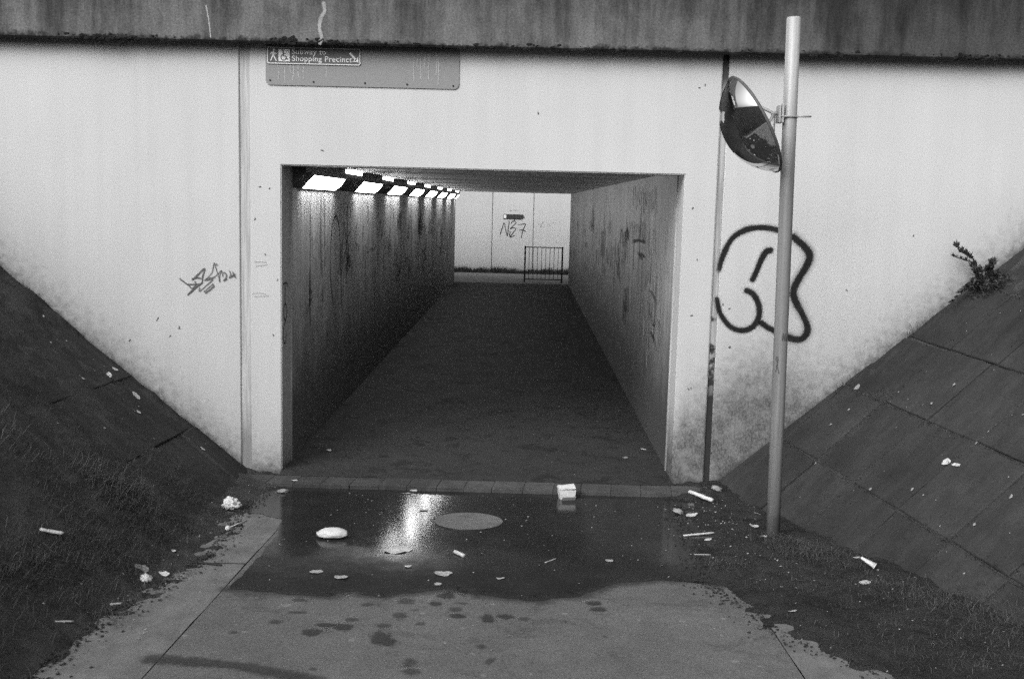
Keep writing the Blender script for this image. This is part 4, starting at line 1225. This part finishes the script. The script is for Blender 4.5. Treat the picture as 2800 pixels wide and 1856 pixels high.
def scrap(name, w, l, mat, seed, curl=0.25, nx=7, ny=5, th=0.0025, lump=0.25):
    """a torn flat scrap or leaf: irregular outline, curled, with thickness"""
    bm = bmesh.new()
    top = []
    N_ = 18
    def z_(x, y): return curl * 0.35 * w * ((x / w) ** 2 * 2.0) + lump * w * 0.3 * fbm(x / w * 2 + seed, y / w * 2, seed, 3) + 0.004
    def outline(r): return [(r * (w / 2) * math.cos(a) * (1 + 0.28 * fbm(math.cos(a) * 1.7 + seed, math.sin(a) * 1.7, seed, 3)), r * (l / 2) * math.sin(a) * (1 + 0.28 * fbm(math.cos(a) * 1.7, math.sin(a) * 1.7 + seed, seed, 3))) for a in [k * 2 * math.pi / N_ for k in range(N_)]]
    for dz in (0.0, -th):
        rings = [[bm.verts.new((x, y, z_(x, y) + dz)) for x, y in outline(r)] for r in (1.0, 0.6, 0.25)]
        c = bm.verts.new((0, 0, z_(0, 0) + dz))
        top.append((rings, c))
        for a, b in zip(rings, rings[1:]):
            for k in range(N_): bm.faces.new((a[k], a[(k + 1) % N_], b[(k + 1) % N_], b[k]))
        for k in range(N_): bm.faces.new((rings[-1][k], rings[-1][(k + 1) % N_], c))
    a, b = top[0][0][0], top[1][0][0]
    for k in range(N_): bm.faces.new((a[k], b[k], b[(k + 1) % N_], a[(k + 1) % N_]))
    return bm_mesh(name, bm, False)
def two(a, b):
    return (G[a][0], G[a][1]), (G[b][0], G[b][1])
def bar(name, p, q, rad, mat, label, cat, seg=8, wob=0.0, flat=1.0):
    a, _ = rest(*p, rad * flat * 0.9); b, _ = rest(*q, rad * flat * 0.9)
    c = a.lerp(b, 0.5)
    n_ = 6
    pts = [a.lerp(b, i / n_) - c + Vector((fbm(i, rad * 99, 1, 2), fbm(i, 5, rad * 50, 2), 0)) * wob for i in range(n_ + 1)]
    bm = bmesh.new(); add_tube(bm, pts, [rad * (1 + (0.25 * fbm(i * 1.7, 2, 3, 2) if wob else 0)) for i in range(n_ + 1)], seg)
    if flat != 1.0:
        for v in bm.verts: v.co.z *= flat
    o = link(name, bm_mesh(name, bm, True), mat)
    o.location = c
    return tag(o, label, cat)

o = link('foam_lump', crumple('foam_lump', 0.052, 0.046, 0.085, WHITE, 3.0, 4, 0.5, 2.6), WHITE)
tag(place(o, -1.585, -1.131), 'crumpled white foam lump beside the foot of the left slabs', 'litter')
o = link('foam_slab', crumple('foam_slab', 0.094, 0.060, 0.066, WHITE, 8.0, 4, 0.12, 1.3), WHITE)
tag(place(o, -0.80, -1.76, 0, 0.05), 'flat rounded white foam block lying in the wet patch', 'litter')
# takeaway carton
ct = empty('takeaway_carton')
place(ct, 0.676, -0.50, 0.0, 0.12, False)
tag(ct, 'bright white takeaway carton at the kerb before the opening', 'carton')
bm = bmesh.new()
w0, w1, d0, d1, h = 0.052, 0.062, 0.044, 0.052, 0.075
lo_ = [bm.verts.new(p) for p in ((-w0, -d0, 0), (w0, -d0, 0), (w0, d0, 0), (-w0, d0, 0))]
hi_ = [bm.verts.new(p) for p in ((-w1, -d1, h), (w1 * 0.95, -d1 * 1.05, h * 0.96), (w1, d1, h * 1.03), (-w1 * 1.02, d1, h))]
bm.faces.new(lo_[::-1])
for k in range(4): bm.faces.new((lo_[k], lo_[(k + 1) % 4], hi_[(k + 1) % 4], hi_[k]))
bmesh.ops.subdivide_edges(bm, edges=bm.edges, cuts=3, use_grid_fill=True)
for v in bm.verts: v.co += Vector((fbm(v.co.x * 30, v.co.y * 30, v.co.z * 30, 3), fbm(v.co.y * 30, v.co.z * 30, 4, 3), 0)) * 0.005
me = bm_mesh('tray', bm)
o = link('tray', me, WHITE, ct)
so = o.modifiers.new('thick', 'SOLIDIFY'); so.thickness = 0.003
bm = bmesh.new()
add_box(bm, (-0.060, 0.0, -0.002), (0.060, 0.088, 0.002), 0.001)
bmesh.ops.subdivide_edges(bm, edges=bm.edges, cuts=2, use_grid_fill=True)
for v in bm.verts: v.co.z += 0.006 * fbm(v.co.x * 25, v.co.y * 25, 2, 3)
o = link('lid', bm_mesh('lid', bm), WHITE, ct); o.location = (0, -0.047, 0.079); o.rotation_euler = (R(8), R(-4), 0)
bm = bmesh.new(); add_box(bm, (-0.05, -0.0015, 0), (0.05, 0.0015, 0.04), 0.0005)
o = link('front_flap', bm_mesh('front_flap', bm), PAPER, ct); o.location = (0.004, -0.062, 0.002); o.rotation_euler = (R(38), 0, R(4))

bar('foam_stick', *two('foamstick_a', 'foamstick_b'), 0.017, WHITE, 'white broken foam stick lying below the right joint', 'litter', 10, 0.012, 0.8)
bar('drinking_straw', *two('straw_a', 'straw_b'), 0.0065, PAPER, 'long pale drinking straw on the mud left of the post', 'straw')
bar('paper_strip', *two('strip_a', 'strip_b'), 0.008, GREYP, 'pale flat strip on the mud nearer the camera than the straw', 'litter', 8, 0.002, 0.4)
bar('paper_tube', *two('tube_a', 'tube_b'), 0.011, PAPER, 'short pale paper tube right of the torn card in the wet', 'litter', 10)
bar('foam_strip', (-2.028, -2.987), (-1.936, -2.93), 0.016, WHITE, 'white broken foam strip lying on the left embankment grass', 'litter', 8, 0.006, 0.5)
bar('cigarette_end', *two('cig7a', 'cig7b'), 0.006, PAPER, 'white cigarette end at the grass edge left of the strip', 'cigarette end')
bar('paper_spill', *two('st8a', 'st8b'), 0.006, PAPER, 'pale rolled paper in the grass near the bottom left', 'litter', 8, 0.004, 0.7)
bar('dark_twig', *two('twig10a', 'twig10b'), 0.006, TWIGM, 'thin dark twig lying on the left concrete edging', 'twig', 6, 0.006)
bar('pale_twig', *two('twig12a', 'twig12b'), 0.004, LEAFM, 'thin pale twig in the wet patch below the carton', 'twig', 6, 0.006)
bar('lolly_stick', *two('stick11a', 'stick11b'), 0.005, LEAFM, 'thin pale stick in the wet patch left of the manhole', 'stick', 6)
# lollipop
lp_ = empty('lollipop'); p0, _ = rest(-1.464, -1.66, 0.013); p1, _ = rest(-1.412, -1.40, 0.006)
lp_.location = p0
tag(lp_, 'white round lollipop with its stick on the left edging', 'lollipop')
bm = bmesh.new(); bmesh.ops.create_uvsphere(bm, u_segments=14, v_segments=9, radius=0.016)
link('sweet', bm_mesh('sweet', bm, True), WHITE, lp_)
bm = bmesh.new(); add_tube(bm, [(p1 - p0) * 0.06, p1 - p0], 0.0035, 6)
link('stick', bm_mesh('stick', bm, True), WHITE, lp_)
# plastic cup
cu_ = empty('plastic_cup'); place(cu_, 2.285, -2.20, 0.012, 0.6, False)
tag(cu_, 'white crushed cone shaped cup at the foot of the right slabs', 'cup')
bm = bmesh.new()
r_ = []
for z_, r in ((0.0, 0.011), (0.03, 0.016), (0.06, 0.021), (0.085, 0.027)):
    r_.append([bm.verts.new((r * math.cos(a * math.pi / 8) * (1 + 0.2 * fbm(a, z_ * 20, 1, 2)), r * 0.6 * math.sin(a * math.pi / 8), z_)) for a in range(16)])
for a, b in zip(r_, r_[1:]):
    for k in range(16): bm.faces.new((a[k], a[(k + 1) % 16], b[(k + 1) % 16], b[k]))
bm.faces.new(r_[0][::-1])
o = link('cup_wall', bm_mesh('cup_wall', bm, True), WHITE, cu_); so = o.modifiers.new('thick', 'SOLIDIFY'); so.thickness = 0.002
o.rotation_euler = (R(115), 0, R(28)); o.location = (0, 0.02, 0.045)
bm = bmesh.new()
bmesh.ops.create_cone(bm, cap_ends=False, segments=16, radius1=0.028, radius2=0.0285, depth=0.004, matrix=Matrix.Translation((0, 0, 0.086)) @ Matrix.Diagonal((1, 0.62, 1, 1)))
l_ = link('cup_lip', bm_mesh('cup_lip', bm, True), WHITE, cu_); l_.rotation_euler = o.rotation_euler; l_.location = o.location

SCR = [  # name, x, y, w, l, material, label, category, rot, curl
    ('torn_card', -0.368, -2.00, 0.20, 0.15, PAPER, 'torn flat pale card lying in the reflection of the lamps', 'litter', 0.5, 0.05),
    ('dead_leaf', -0.754, -2.486, 0.085, 0.05, LEAFM, 'left of two pale leaves near the lower edge of the wet', 'leaf', 0.3, 0.2),
    ('dead_leaf', -0.604, -2.572, 0.09, 0.06, LEAFM, 'right of two pale leaves near the lower edge of the wet', 'leaf', -0.1, 0.2),
    ('dead_leaf', -0.074, -2.453, 0.12, 0.07, LEAFM, 'ragged pale leaf below the paper tube in the wet', 'leaf', 0.1, 0.3),
    ('dead_leaf', -0.084, -2.643, 0.05, 0.04, LEAFM, 'small pale leaf right at the lower edge of the wet', 'leaf', 0.0, 0.2),
    ('paper_scrap', -0.274, -2.333, 0.045, 0.035, PAPER, 'small white scrap below the torn card', 'litter', 0.2, 0.2),
    ('plastic_scrap', -0.443, -0.40, 0.07, 0.05, PAPER, 'white plastic scrap against the kerb left of centre', 'litter', 0.1, 0.1),
    ('plastic_scrap', -0.471, -0.50, 0.05, 0.035, GREYP, 'greyish plastic scrap just below the white one at the kerb', 'litter', 0.1, 0.1),
    ('paper_scrap', -1.264, 0.70, 0.045, 0.06, PAPER, 'white paper scrap on the tunnel floor by the left wall', 'litter', 0.4, 0.4),
    ('paper_scrap', 1.40, 1.05, 0.04, 0.06, PAPER, 'white paper scrap on the tunnel floor by the right wall', 'litter', 0.9, 0.4),
    ('dead_leaf', 1.213, 0.72, 0.05, 0.05, GREYP, 'grey leaf on the tunnel floor near the right wall', 'leaf', 0.3, 0.2),
    ('paper_scrap', -1.339, -0.30, 0.06, 0.03, PAPER, 'pale scrap lying on the kerb bricks at the left', 'litter', 0.1, 0.1),
    ('paper_tatter', 1.508, -0.968, 0.10, 0.08, PAPER, 'tattered pale paper on the mud between foam stick and straw', 'litter', 0.2, 0.3),
    ('paper_scrap', 1.513, -1.60, 0.05, 0.05, PAPER, 'white scrap on the mud just below the straw', 'litter', 0.2, 0.2),
    ('dead_leaf', 0.859, -2.112, 0.055, 0.05, LEAFM, 'pale leaf alone in the wet at the lower right', 'leaf', 0.4, 0.3),
    ('leaf_curl', 0.241, -2.515, 0.055, 0.025, LEAFM, 'curled pale leaf crescent in the wet below the manhole', 'leaf', 0.0, 0.6),
    ('paper_scrap', -1.539, -2.62, 0.06, 0.07, WHITE, 'white torn paper at the grass edge, right of two', 'litter', 0.7, 0.5),
    ('paper_scrap', -1.613, -2.232, 0.03, 0.05, WHITE, 'small white paper standing in the grass above the twig', 'litter', 0.2, 0.7),
    ('dead_leaf', -1.665, -2.60, 0.10, 0.06, GREYP, 'greyish leaf in the grass behind the white papers', 'leaf', 0.6, 0.3),
    ('dead_leaf', 1.69, -2.987, 0.055, 0.04, LEAFM, 'pale leaf on the dark mud at the lower right', 'leaf', 0.2, 0.3),
    ('plastic_scrap', 2.315, -1.98, 0.05, 0.05, PAPER, 'pale scrap just above the crushed cup', 'litter', 0.2, 0.4),
    ('paper_tatter', 2.20, -2.50, 0.08, 0.05, PAPER, 'small torn white paper on the mud below the crushed cup', 'litter', 0.1, 0.3),
    ('paper_scrap', 1.857, -1.60, 0.05, 0.05, WHITE, 'white paper scrap at the left foot of the post', 'litter', 0.5, 0.6),
    ('paper_tatter', 1.858, -1.298, 0.09, 0.05, PAPER, 'pale tatter on the mud behind the post foot', 'litter', 0.3, 0.4),
    ('paper_scrap', 1.961, -0.93, 0.06, 0.05, GREYP, 'greyish chip at the slab edge left of the post', 'litter', 0.1, 0.2),
    ('paper_curl', 2.95, -1.60, 0.07, 0.06, PAPER, 'white curled paper lying on the middle of the right slabs', 'litter', 0.8, 0.7),
    ('paper_curl', 2.973, -1.69, 0.03, 0.08, PAPER, 'thin white paper curl hanging below the bigger curl on the slabs', 'litter', 0.5, 0.6),
    ('paper_scrap', 2.828, -0.155, 0.07, 0.045, GREYP, 'pale scrap on the right slabs close to the wall', 'litter', 0.7, 0.2),
    ('paper_scrap', -2.724, -0.144, 0.06, 0.05, PAPER, 'pale scrap by the wall halfway up the left embankment', 'litter', 0.7, 0.4),
    ('paper_scrap', -2.697, -0.338, 0.05, 0.06, PAPER, 'pale scrap below the one by the wall on the left embankment', 'litter', 0.2, 0.4),
    ('paper_scrap', -2.515, -0.294, 0.07, 0.10, PAPER, 'long pale scrap on the left embankment near the wall', 'litter', 0.9, 0.2),
    ('paper_scrap', -2.393, -0.582, 0.04, 0.045, PAPER, 'small pale scrap low on the left embankment soil', 'litter', 0.2, 0.4),
    ('paper_scrap', -2.012, -0.339, 0.06, 0.035, PAPER, 'small white scrap on the lowest left slab near the wall', 'litter', 0.3, 0.2),
]
for i, (nm, x, y, w, l, m, lab, cat, rz, cl) in enumerate(SCR):
    o = link(nm, scrap(nm, w * 0.82, l * 0.9, m, i * 3.7 + 1, cl), m)
    place(o, x, y, 0.002, rz)
    tag(o, lab, cat)
LUMP = [('paper_ball', -1.586, -2.755, 0.028, 0.028, 0.04, WHITE, 'white paper ball at the grass edge, left of two papers'),
        ('grey_lump', 1.791, -0.30, 0.04, 0.03, 0.04, GREYP, 'greyish lump at the foot of the right joint'),
        ('grey_lump', 1.425, -0.887, 0.036, 0.03, 0.035, GREYP, 'greyish lump on the wet mud left of the tattered paper'),
        ('grey_lump', -1.368, -0.564, 0.04, 0.03, 0.03, GREYP, 'greyish lump in the wet near the left kerb end')]
for i, (nm, x, y, a, b, c_, m, lab) in enumerate(LUMP):
    o = link(nm, crumple(nm, a, b, c_, m, i * 5.3, 3, 0.5, 2.5), m)
    tag(place(o, x, y, -0.003), lab, 'litter')
# crumbs too small to tell apart
vs_, fs = [], []
random.seed(21)
def crumb(x, y, s):
    p, n_ = rest(x, y, 0.002)
    a = random.uniform(0, 6.28)
    t = n_.orthogonal().normalized(); b_ = n_.cross(t)
    i = len(vs_)
    for k in range(5):
        th = a + k * 2 * math.pi / 5
        rr2 = s * random.uniform(0.5, 1.1)
        vs_.append(p + t * rr2 * math.cos(th) + b_ * rr2 * math.sin(th) * 0.7 + n_ * random.uniform(0, s * 0.5))
    vs_.append(p + n_ * s * random.uniform(0.4, 0.8))
    fs.extend([(i + k, i + (k + 1) % 5, i + 5) for k in range(5)])
for k in range(90): crumb(random.uniform(-1.1, 1.4), random.uniform(-2.6, -0.45), random.uniform(0.004, 0.010))
for k in range(110): crumb(random.gauss(1.65, 0.16), random.uniform(-2.2, -0.45), random.uniform(0.005, 0.012))
for k in range(60): crumb(random.gauss(-1.55, 0.12), random.uniform(-3.6, -0.4), random.uniform(0.004, 0.010))
for k in range(50): crumb(random.uniform(-1.6, 1.5), random.uniform(-3.9, -2.6), random.uniform(0.003, 0.007))
for k in range(40): crumb(random.uniform(-3.3, -1.9), random.uniform(-2.5, -0.1), random.uniform(0.004, 0.011))
for k in range(46): crumb(random.uniform(2.2, 3.8), random.uniform(-2.6, -0.2), random.uniform(0.004, 0.011))
for k in range(60): crumb(random.uniform(1.6, 2.7), random.uniform(-3.8, -2.2), random.uniform(0.004, 0.009))
for k in range(30): crumb(random.uniform(-1.4, 1.4), random.uniform(0.1, 3.0), random.uniform(0.004, 0.010))
for (x, y, s) in [(3.219, -0.959, .02), (3.074, -0.976, .018), (2.588, -0.371, .016), (2.415, -0.661, .016), (2.582, -1.351, .018), (2.748, -1.614, .018), (3.117, -1.616, .02), (3.23, -1.603, .018), (3.071, -2.225, .018), (2.878, -2.233, .018), (2.718, -0.355, .014), (-2.717, -0.748, .018), (-3.186, -0.29, .018), (-2.424, -0.495, .016), (3.16, -1.61, .013), (3.19, -1.608, .013)]:
    crumb(x, y, s)
tag(link('litter_crumbs', mesh('litter_crumbs', vs_, fs), GREYP), 'tiny pale crumbs and fragments of litter strewn over the ground', 'litter', kind='stuff')

vs_, fs = [], []
for k in range(1500):
    y = random.uniform(-4.2, -0.42)
    if random.random() < 0.5: crumb(interp(MB_L, y) + abs(random.gauss(0, 0.07)) - 0.03, y, random.uniform(0.004, 0.013))
    else: crumb(interp(MB_R, y) - abs(random.gauss(0, 0.08)) + 0.03, y, random.uniform(0.004, 0.013))
tag(link('soil_crumbs', mesh('soil_crumbs', vs_, fs), MUD), 'dark crumbs of soil spilled over both edges of the path', 'soil', kind='stuff')

# ================================================================== grass and weeds
def blades(name, spec, mat, label, cat, seed):
    """spec: list of (x, y, height, lean, width, tone)"""
    random.seed(seed)
    vs_, fs, tn = [], [], []
    for (x, y, h, lean, w, t) in spec:
        z, n_ = surf(x, y)
        if y > -0.01: continue
        p = Vector((x, y, z - 0.01))
        a = random.uniform(0, 6.28)
        d = Vector((math.cos(a), math.sin(a), 0))
        s = Vector((-d.y, d.x, 0)) * w
        upv = (Vector((0, 0, 1)) + n_ * 0.5).normalized()
        i = len(vs_)
        m = p + upv * h * 0.55 + d * lean * h * 0.3
        e = p + upv * h * (1.0 - 0.35 * lean) + d * lean * h
        vs_ += [p - s, p + s, m + s * 0.8, m - s * 0.8, e]
        fs += [(i, i + 1, i + 2, i + 3), (i + 3, i + 2, i + 4)]
        tn += [t] * 5
    me = mesh(name, vs_, fs)
    at = me.attributes.new('tone', 'FLOAT', 'POINT')
    at.data.foreach_set('value', tn)
    return tag(link(name, me, mat), label, cat, kind='stuff')
random.seed(99)
S_ = []
for k in range(9000):
    y = random.uniform(-4.6, -0.9); x = random.gauss(-1.80 - 0.04 * (-y), 0.17)
    if fbm(x * 3, y * 3, 6, 3) < random.uniform(-0.5, 0.35) or x > interp(MB_L, y) + 0.05: continue
    S_.append((x, y, random.uniform(0.02, 0.09), random.uniform(0.3, 1.9), 0.0011, random.random() ** 2.2))
for k in range(9000):
    y = random.uniform(-4.6, -0.2); x = random.uniform(-3.4, -1.8)
    if fbm(x * 2, y * 2, 16, 3) < random.uniform(0.0, 0.6): continue
    S_.append((x, y, random.uniform(0.015, 0.06), random.uniform(0.5, 2.0), 0.0011, random.random() ** 2.6))
for k in range(240):   # ragged fringe along the foot of the left wall
    v = random.uniform(0.05, 2.6)
    x = AL.x + VL.x * v
    S_.append((x, random.uniform(-0.06, -0.015), random.uniform(0.012, 0.05), random.uniform(0.2, 1.2), 0.0022, random.random() * 0.2))
blades('grass', S_, GRASS, 'short dark grass on the left embankment and along its foot', 'grass', 1)
S_ = []
for (cx_, cy_, n_, r, h) in [(-1.99, -1.95, 420, 0.13, 0.18), (-2.12, -2.05, 160, 0.10, 0.15), (-2.45, -2.40, 200, 0.12, 0.14), (-1.75, -2.7, 220, 0.14, 0.11), (-1.78, -3.2, 300, 0.18, 0.12)]:
    for k in range(n_):
        S_.append((random.gauss(cx_, r), random.gauss(cy_, r), h * random.uniform(0.3, 0.9), random.uniform(0.6, 2.2), 0.0010, random.random()))
blades('dry_grass', S_, DRYG, 'pale dry grass tufts on the left embankment', 'grass', 2)
S_ = []
for (cx_, cy_, n_, rx_, ry_, h) in [(2.06, -1.86, 420, 0.10, 0.07, 0.10), (1.94, -1.72, 160, 0.08, 0.06, 0.10), (1.53, -2.15, 130, 0.06, 0.05, 0.07), (2.2, -2.05, 120, 0.10, 0.08, 0.07), (2.35, -2.55, 190, 0.16, 0.10, 0.08), (2.55, -2.8, 260, 0.14, 0.10, 0.10), (2.75, -3.1, 260, 0.16, 0.12, 0.09), (2.3, -3.2, 240, 0.3, 0.2, 0.06), (2.45, -3.6, 240, 0.3, 0.2, 0.07), (1.78, -1.2, 80, 0.12, 0.2, 0.05), (1.95, -2.45, 160, 0.22, 0.18, 0.05)]:
    for k in range(n_ * 3):
        S_.append((random.gauss(cx_, rx_), random.gauss(cy_, ry_), h * random.uniform(0.3, 0.9), random.uniform(0.6, 2.4), 0.0009, random.random() ** 1.8))
blades('verge_grass', S_, DRYG, 'straggly grass tufts along the foot of the right slabs', 'grass', 3)
S_ = []
def joint_sprigs(A, U, V, th, ujs, vjs, n_):
    U2 = U * math.cos(th) - V * math.sin(th); V2 = U * math.sin(th) + V * math.cos(th)
    for k in range(n_):
        if random.random() < 0.6: u, v = random.uniform(0.1, 3.6), random.choice(vjs) + random.gauss(0, 0.012)
        else: u, v = random.choice(ujs) + random.gauss(0, 0.012), random.uniform(0.0, 3.2)
        if fbm(u * 2, v * 2, 3, 3) < random.uniform(-0.25, 0.5): continue
        p = A + U2 * u + V2 * v
        if p.z < 0.06: continue
        S_.append((p.x, p.y, random.uniform(0.012, 0.04), random.uniform(0.4, 1.6), 0.0022, random.random() * 0.5))
joint_sprigs(AR, UR, VR, R(7.0), [0.74 + 0.535 * k for k in range(0, 6)], [0.587, 1.22, 1.80, 2.41, 3.02], 6000)
joint_sprigs(AL, UL, VL, 0.0, [0.38, 0.92, 1.46, 2.0], [0.53, 1.13, 1.73, 2.33], 3000)
for k in range(70):
    v = random.uniform(0.1, 3.2); p = AR + VR * v; t_ = (0 - p.y) / UR.y; p = p + UR * t_
    S_.append((p.x, random.uniform(-0.07, -0.015), random.uniform(0.012, 0.04), random.uniform(0.2, 1.2), 0.002, random.random() * 0.3))
for (x, h, n_) in [(3.30, 0.13, 9), (3.22, 0.10, 6), (2.78, 0.11, 7), (2.74, 0.08, 5), (3.38, 0.07, 6)]:
    for k in range(n_): S_.append((x + random.gauss(0, 0.03), random.uniform(-0.05, -0.02), h * random.uniform(0.5, 1.1), random.uniform(0.2, 0.9), 0.0018, random.random() * 0.25))
blades('joint_weeds', S_, GRASS, 'moss and fine weeds growing in the joints of the slabs', 'weeds', 4)

# shrub rooted where the right slabs meet the wall
sh = tag(empty('wall_shrub', (3.72, -0.10, plane_z(AR, NR, 3.72, -0.10))), 'scrawny leafy weed bush growing against the right wall', 'shrub')
random.seed(8)
bmS, bmL = bmesh.new(), bmesh.new()
lt = []
def leaf(bm, p, d, l, w):
    d = d.normalized()
    s = d.cross(Vector((random.uniform(-1, 1), random.uniform(-1, 1), random.uniform(-1, 1)))).normalized() * w
    n_ = d.cross(s).normalized() * w * 0.4
    a, b, c, e = bm.verts.new(p), bm.verts.new(p + d * l * 0.45 + s + n_), bm.verts.new(p + d * l - n_), bm.verts.new(p + d * l * 0.45 - s + n_)
    bm.faces.new((a, b, c)); bm.faces.new((a, c, e))
for st in range(15):
    if st < 3: tip = Vector((-0.22 + random.uniform(-.03, .03), -0.02, 0.30 - 0.04 * st))
    elif st < 7: tip = Vector((random.uniform(-0.12, 0.03), random.uniform(-.10, 0.0), random.uniform(0.10, 0.22)))
    elif st < 11: tip = Vector((random.uniform(-0.24, -0.12), random.uniform(-.12, 0.0), random.uniform(-0.12, 0.02)))
    else: tip = Vector((random.uniform(0.0, 0.12), random.uniform(-.14, -0.02), random.uniform(0.02, 0.13)))
    mid = tip * 0.55 + Vector((0.02, -0.02, 0.06))
    pts = [Vector((random.uniform(-.02, .02), random.uniform(-.02, .02), -0.03)), mid, tip]
    add_tube(bmS, pts, [0.006, 0.004, 0.0015], 5)
    for k in range(44):
        t = random.uniform(0.15, 1.0)
        p = pts[0].lerp(mid, t * 2) if t < 0.5 else mid.lerp(tip, t * 2 - 1)
        d = (tip - pts[0]).normalized() + Vector((random.uniform(-1, 1), random.uniform(-1, 1), random.uniform(-0.6, 0.9))) * 0.9
        leaf(bmL, p, d, random.uniform(0.022, 0.055), random.uniform(0.005, 0.011))
for k in range(620):
    p = Vector((random.gauss(0.06, 0.08), random.gauss(-0.10, 0.06), random.gauss(-0.01, 0.055)))
    leaf(bmL, p, Vector((random.uniform(-1, 1), random.uniform(-1, .3), random.uniform(-.2, 1))), random.uniform(0.02, 0.05), random.uniform(0.005, 0.01))
link('stem', bm_mesh('stem', bmS), TWIGM, sh)
LF = plain('shrub_leaf', 0.035, 0.6, 0.4, 90)
o = link('foliage', bm_mesh('foliage', bmL), LF, sh)

# weeds along the foot of the far wall
vs_, fs, tn = [], [], []
random.seed(6)
for k in range(2600):
    x = random.uniform(-2.2, 2.2); y = 24.49 - abs(random.gauss(0, 0.10))
    h = (0.10 + 0.16 * max(0, 0.5 + fbm(x * 1.5, 1, 2, 4))) * random.uniform(0.4, 1.1)
    a = random.uniform(0, 6.28); d = Vector((math.cos(a), -abs(math.sin(a)), 0)); s = Vector((0.01, 0.0, 0))
    p = Vector((x, y, -0.01)); i = len(vs_)
    vs_ += [p - s, p + s, p + Vector((0, 0, h)) + d * h * 0.4]
    fs.append((i, i + 1, i + 2)); tn += [random.random()] * 3
me = mesh('far_weeds', vs_, fs)
me.attributes.new('tone', 'FLOAT', 'POINT').data.foreach_set('value', tn)
tag(link('far_weeds', me, WEED), 'dark weeds along the foot of the far wall', 'weeds', kind='stuff')
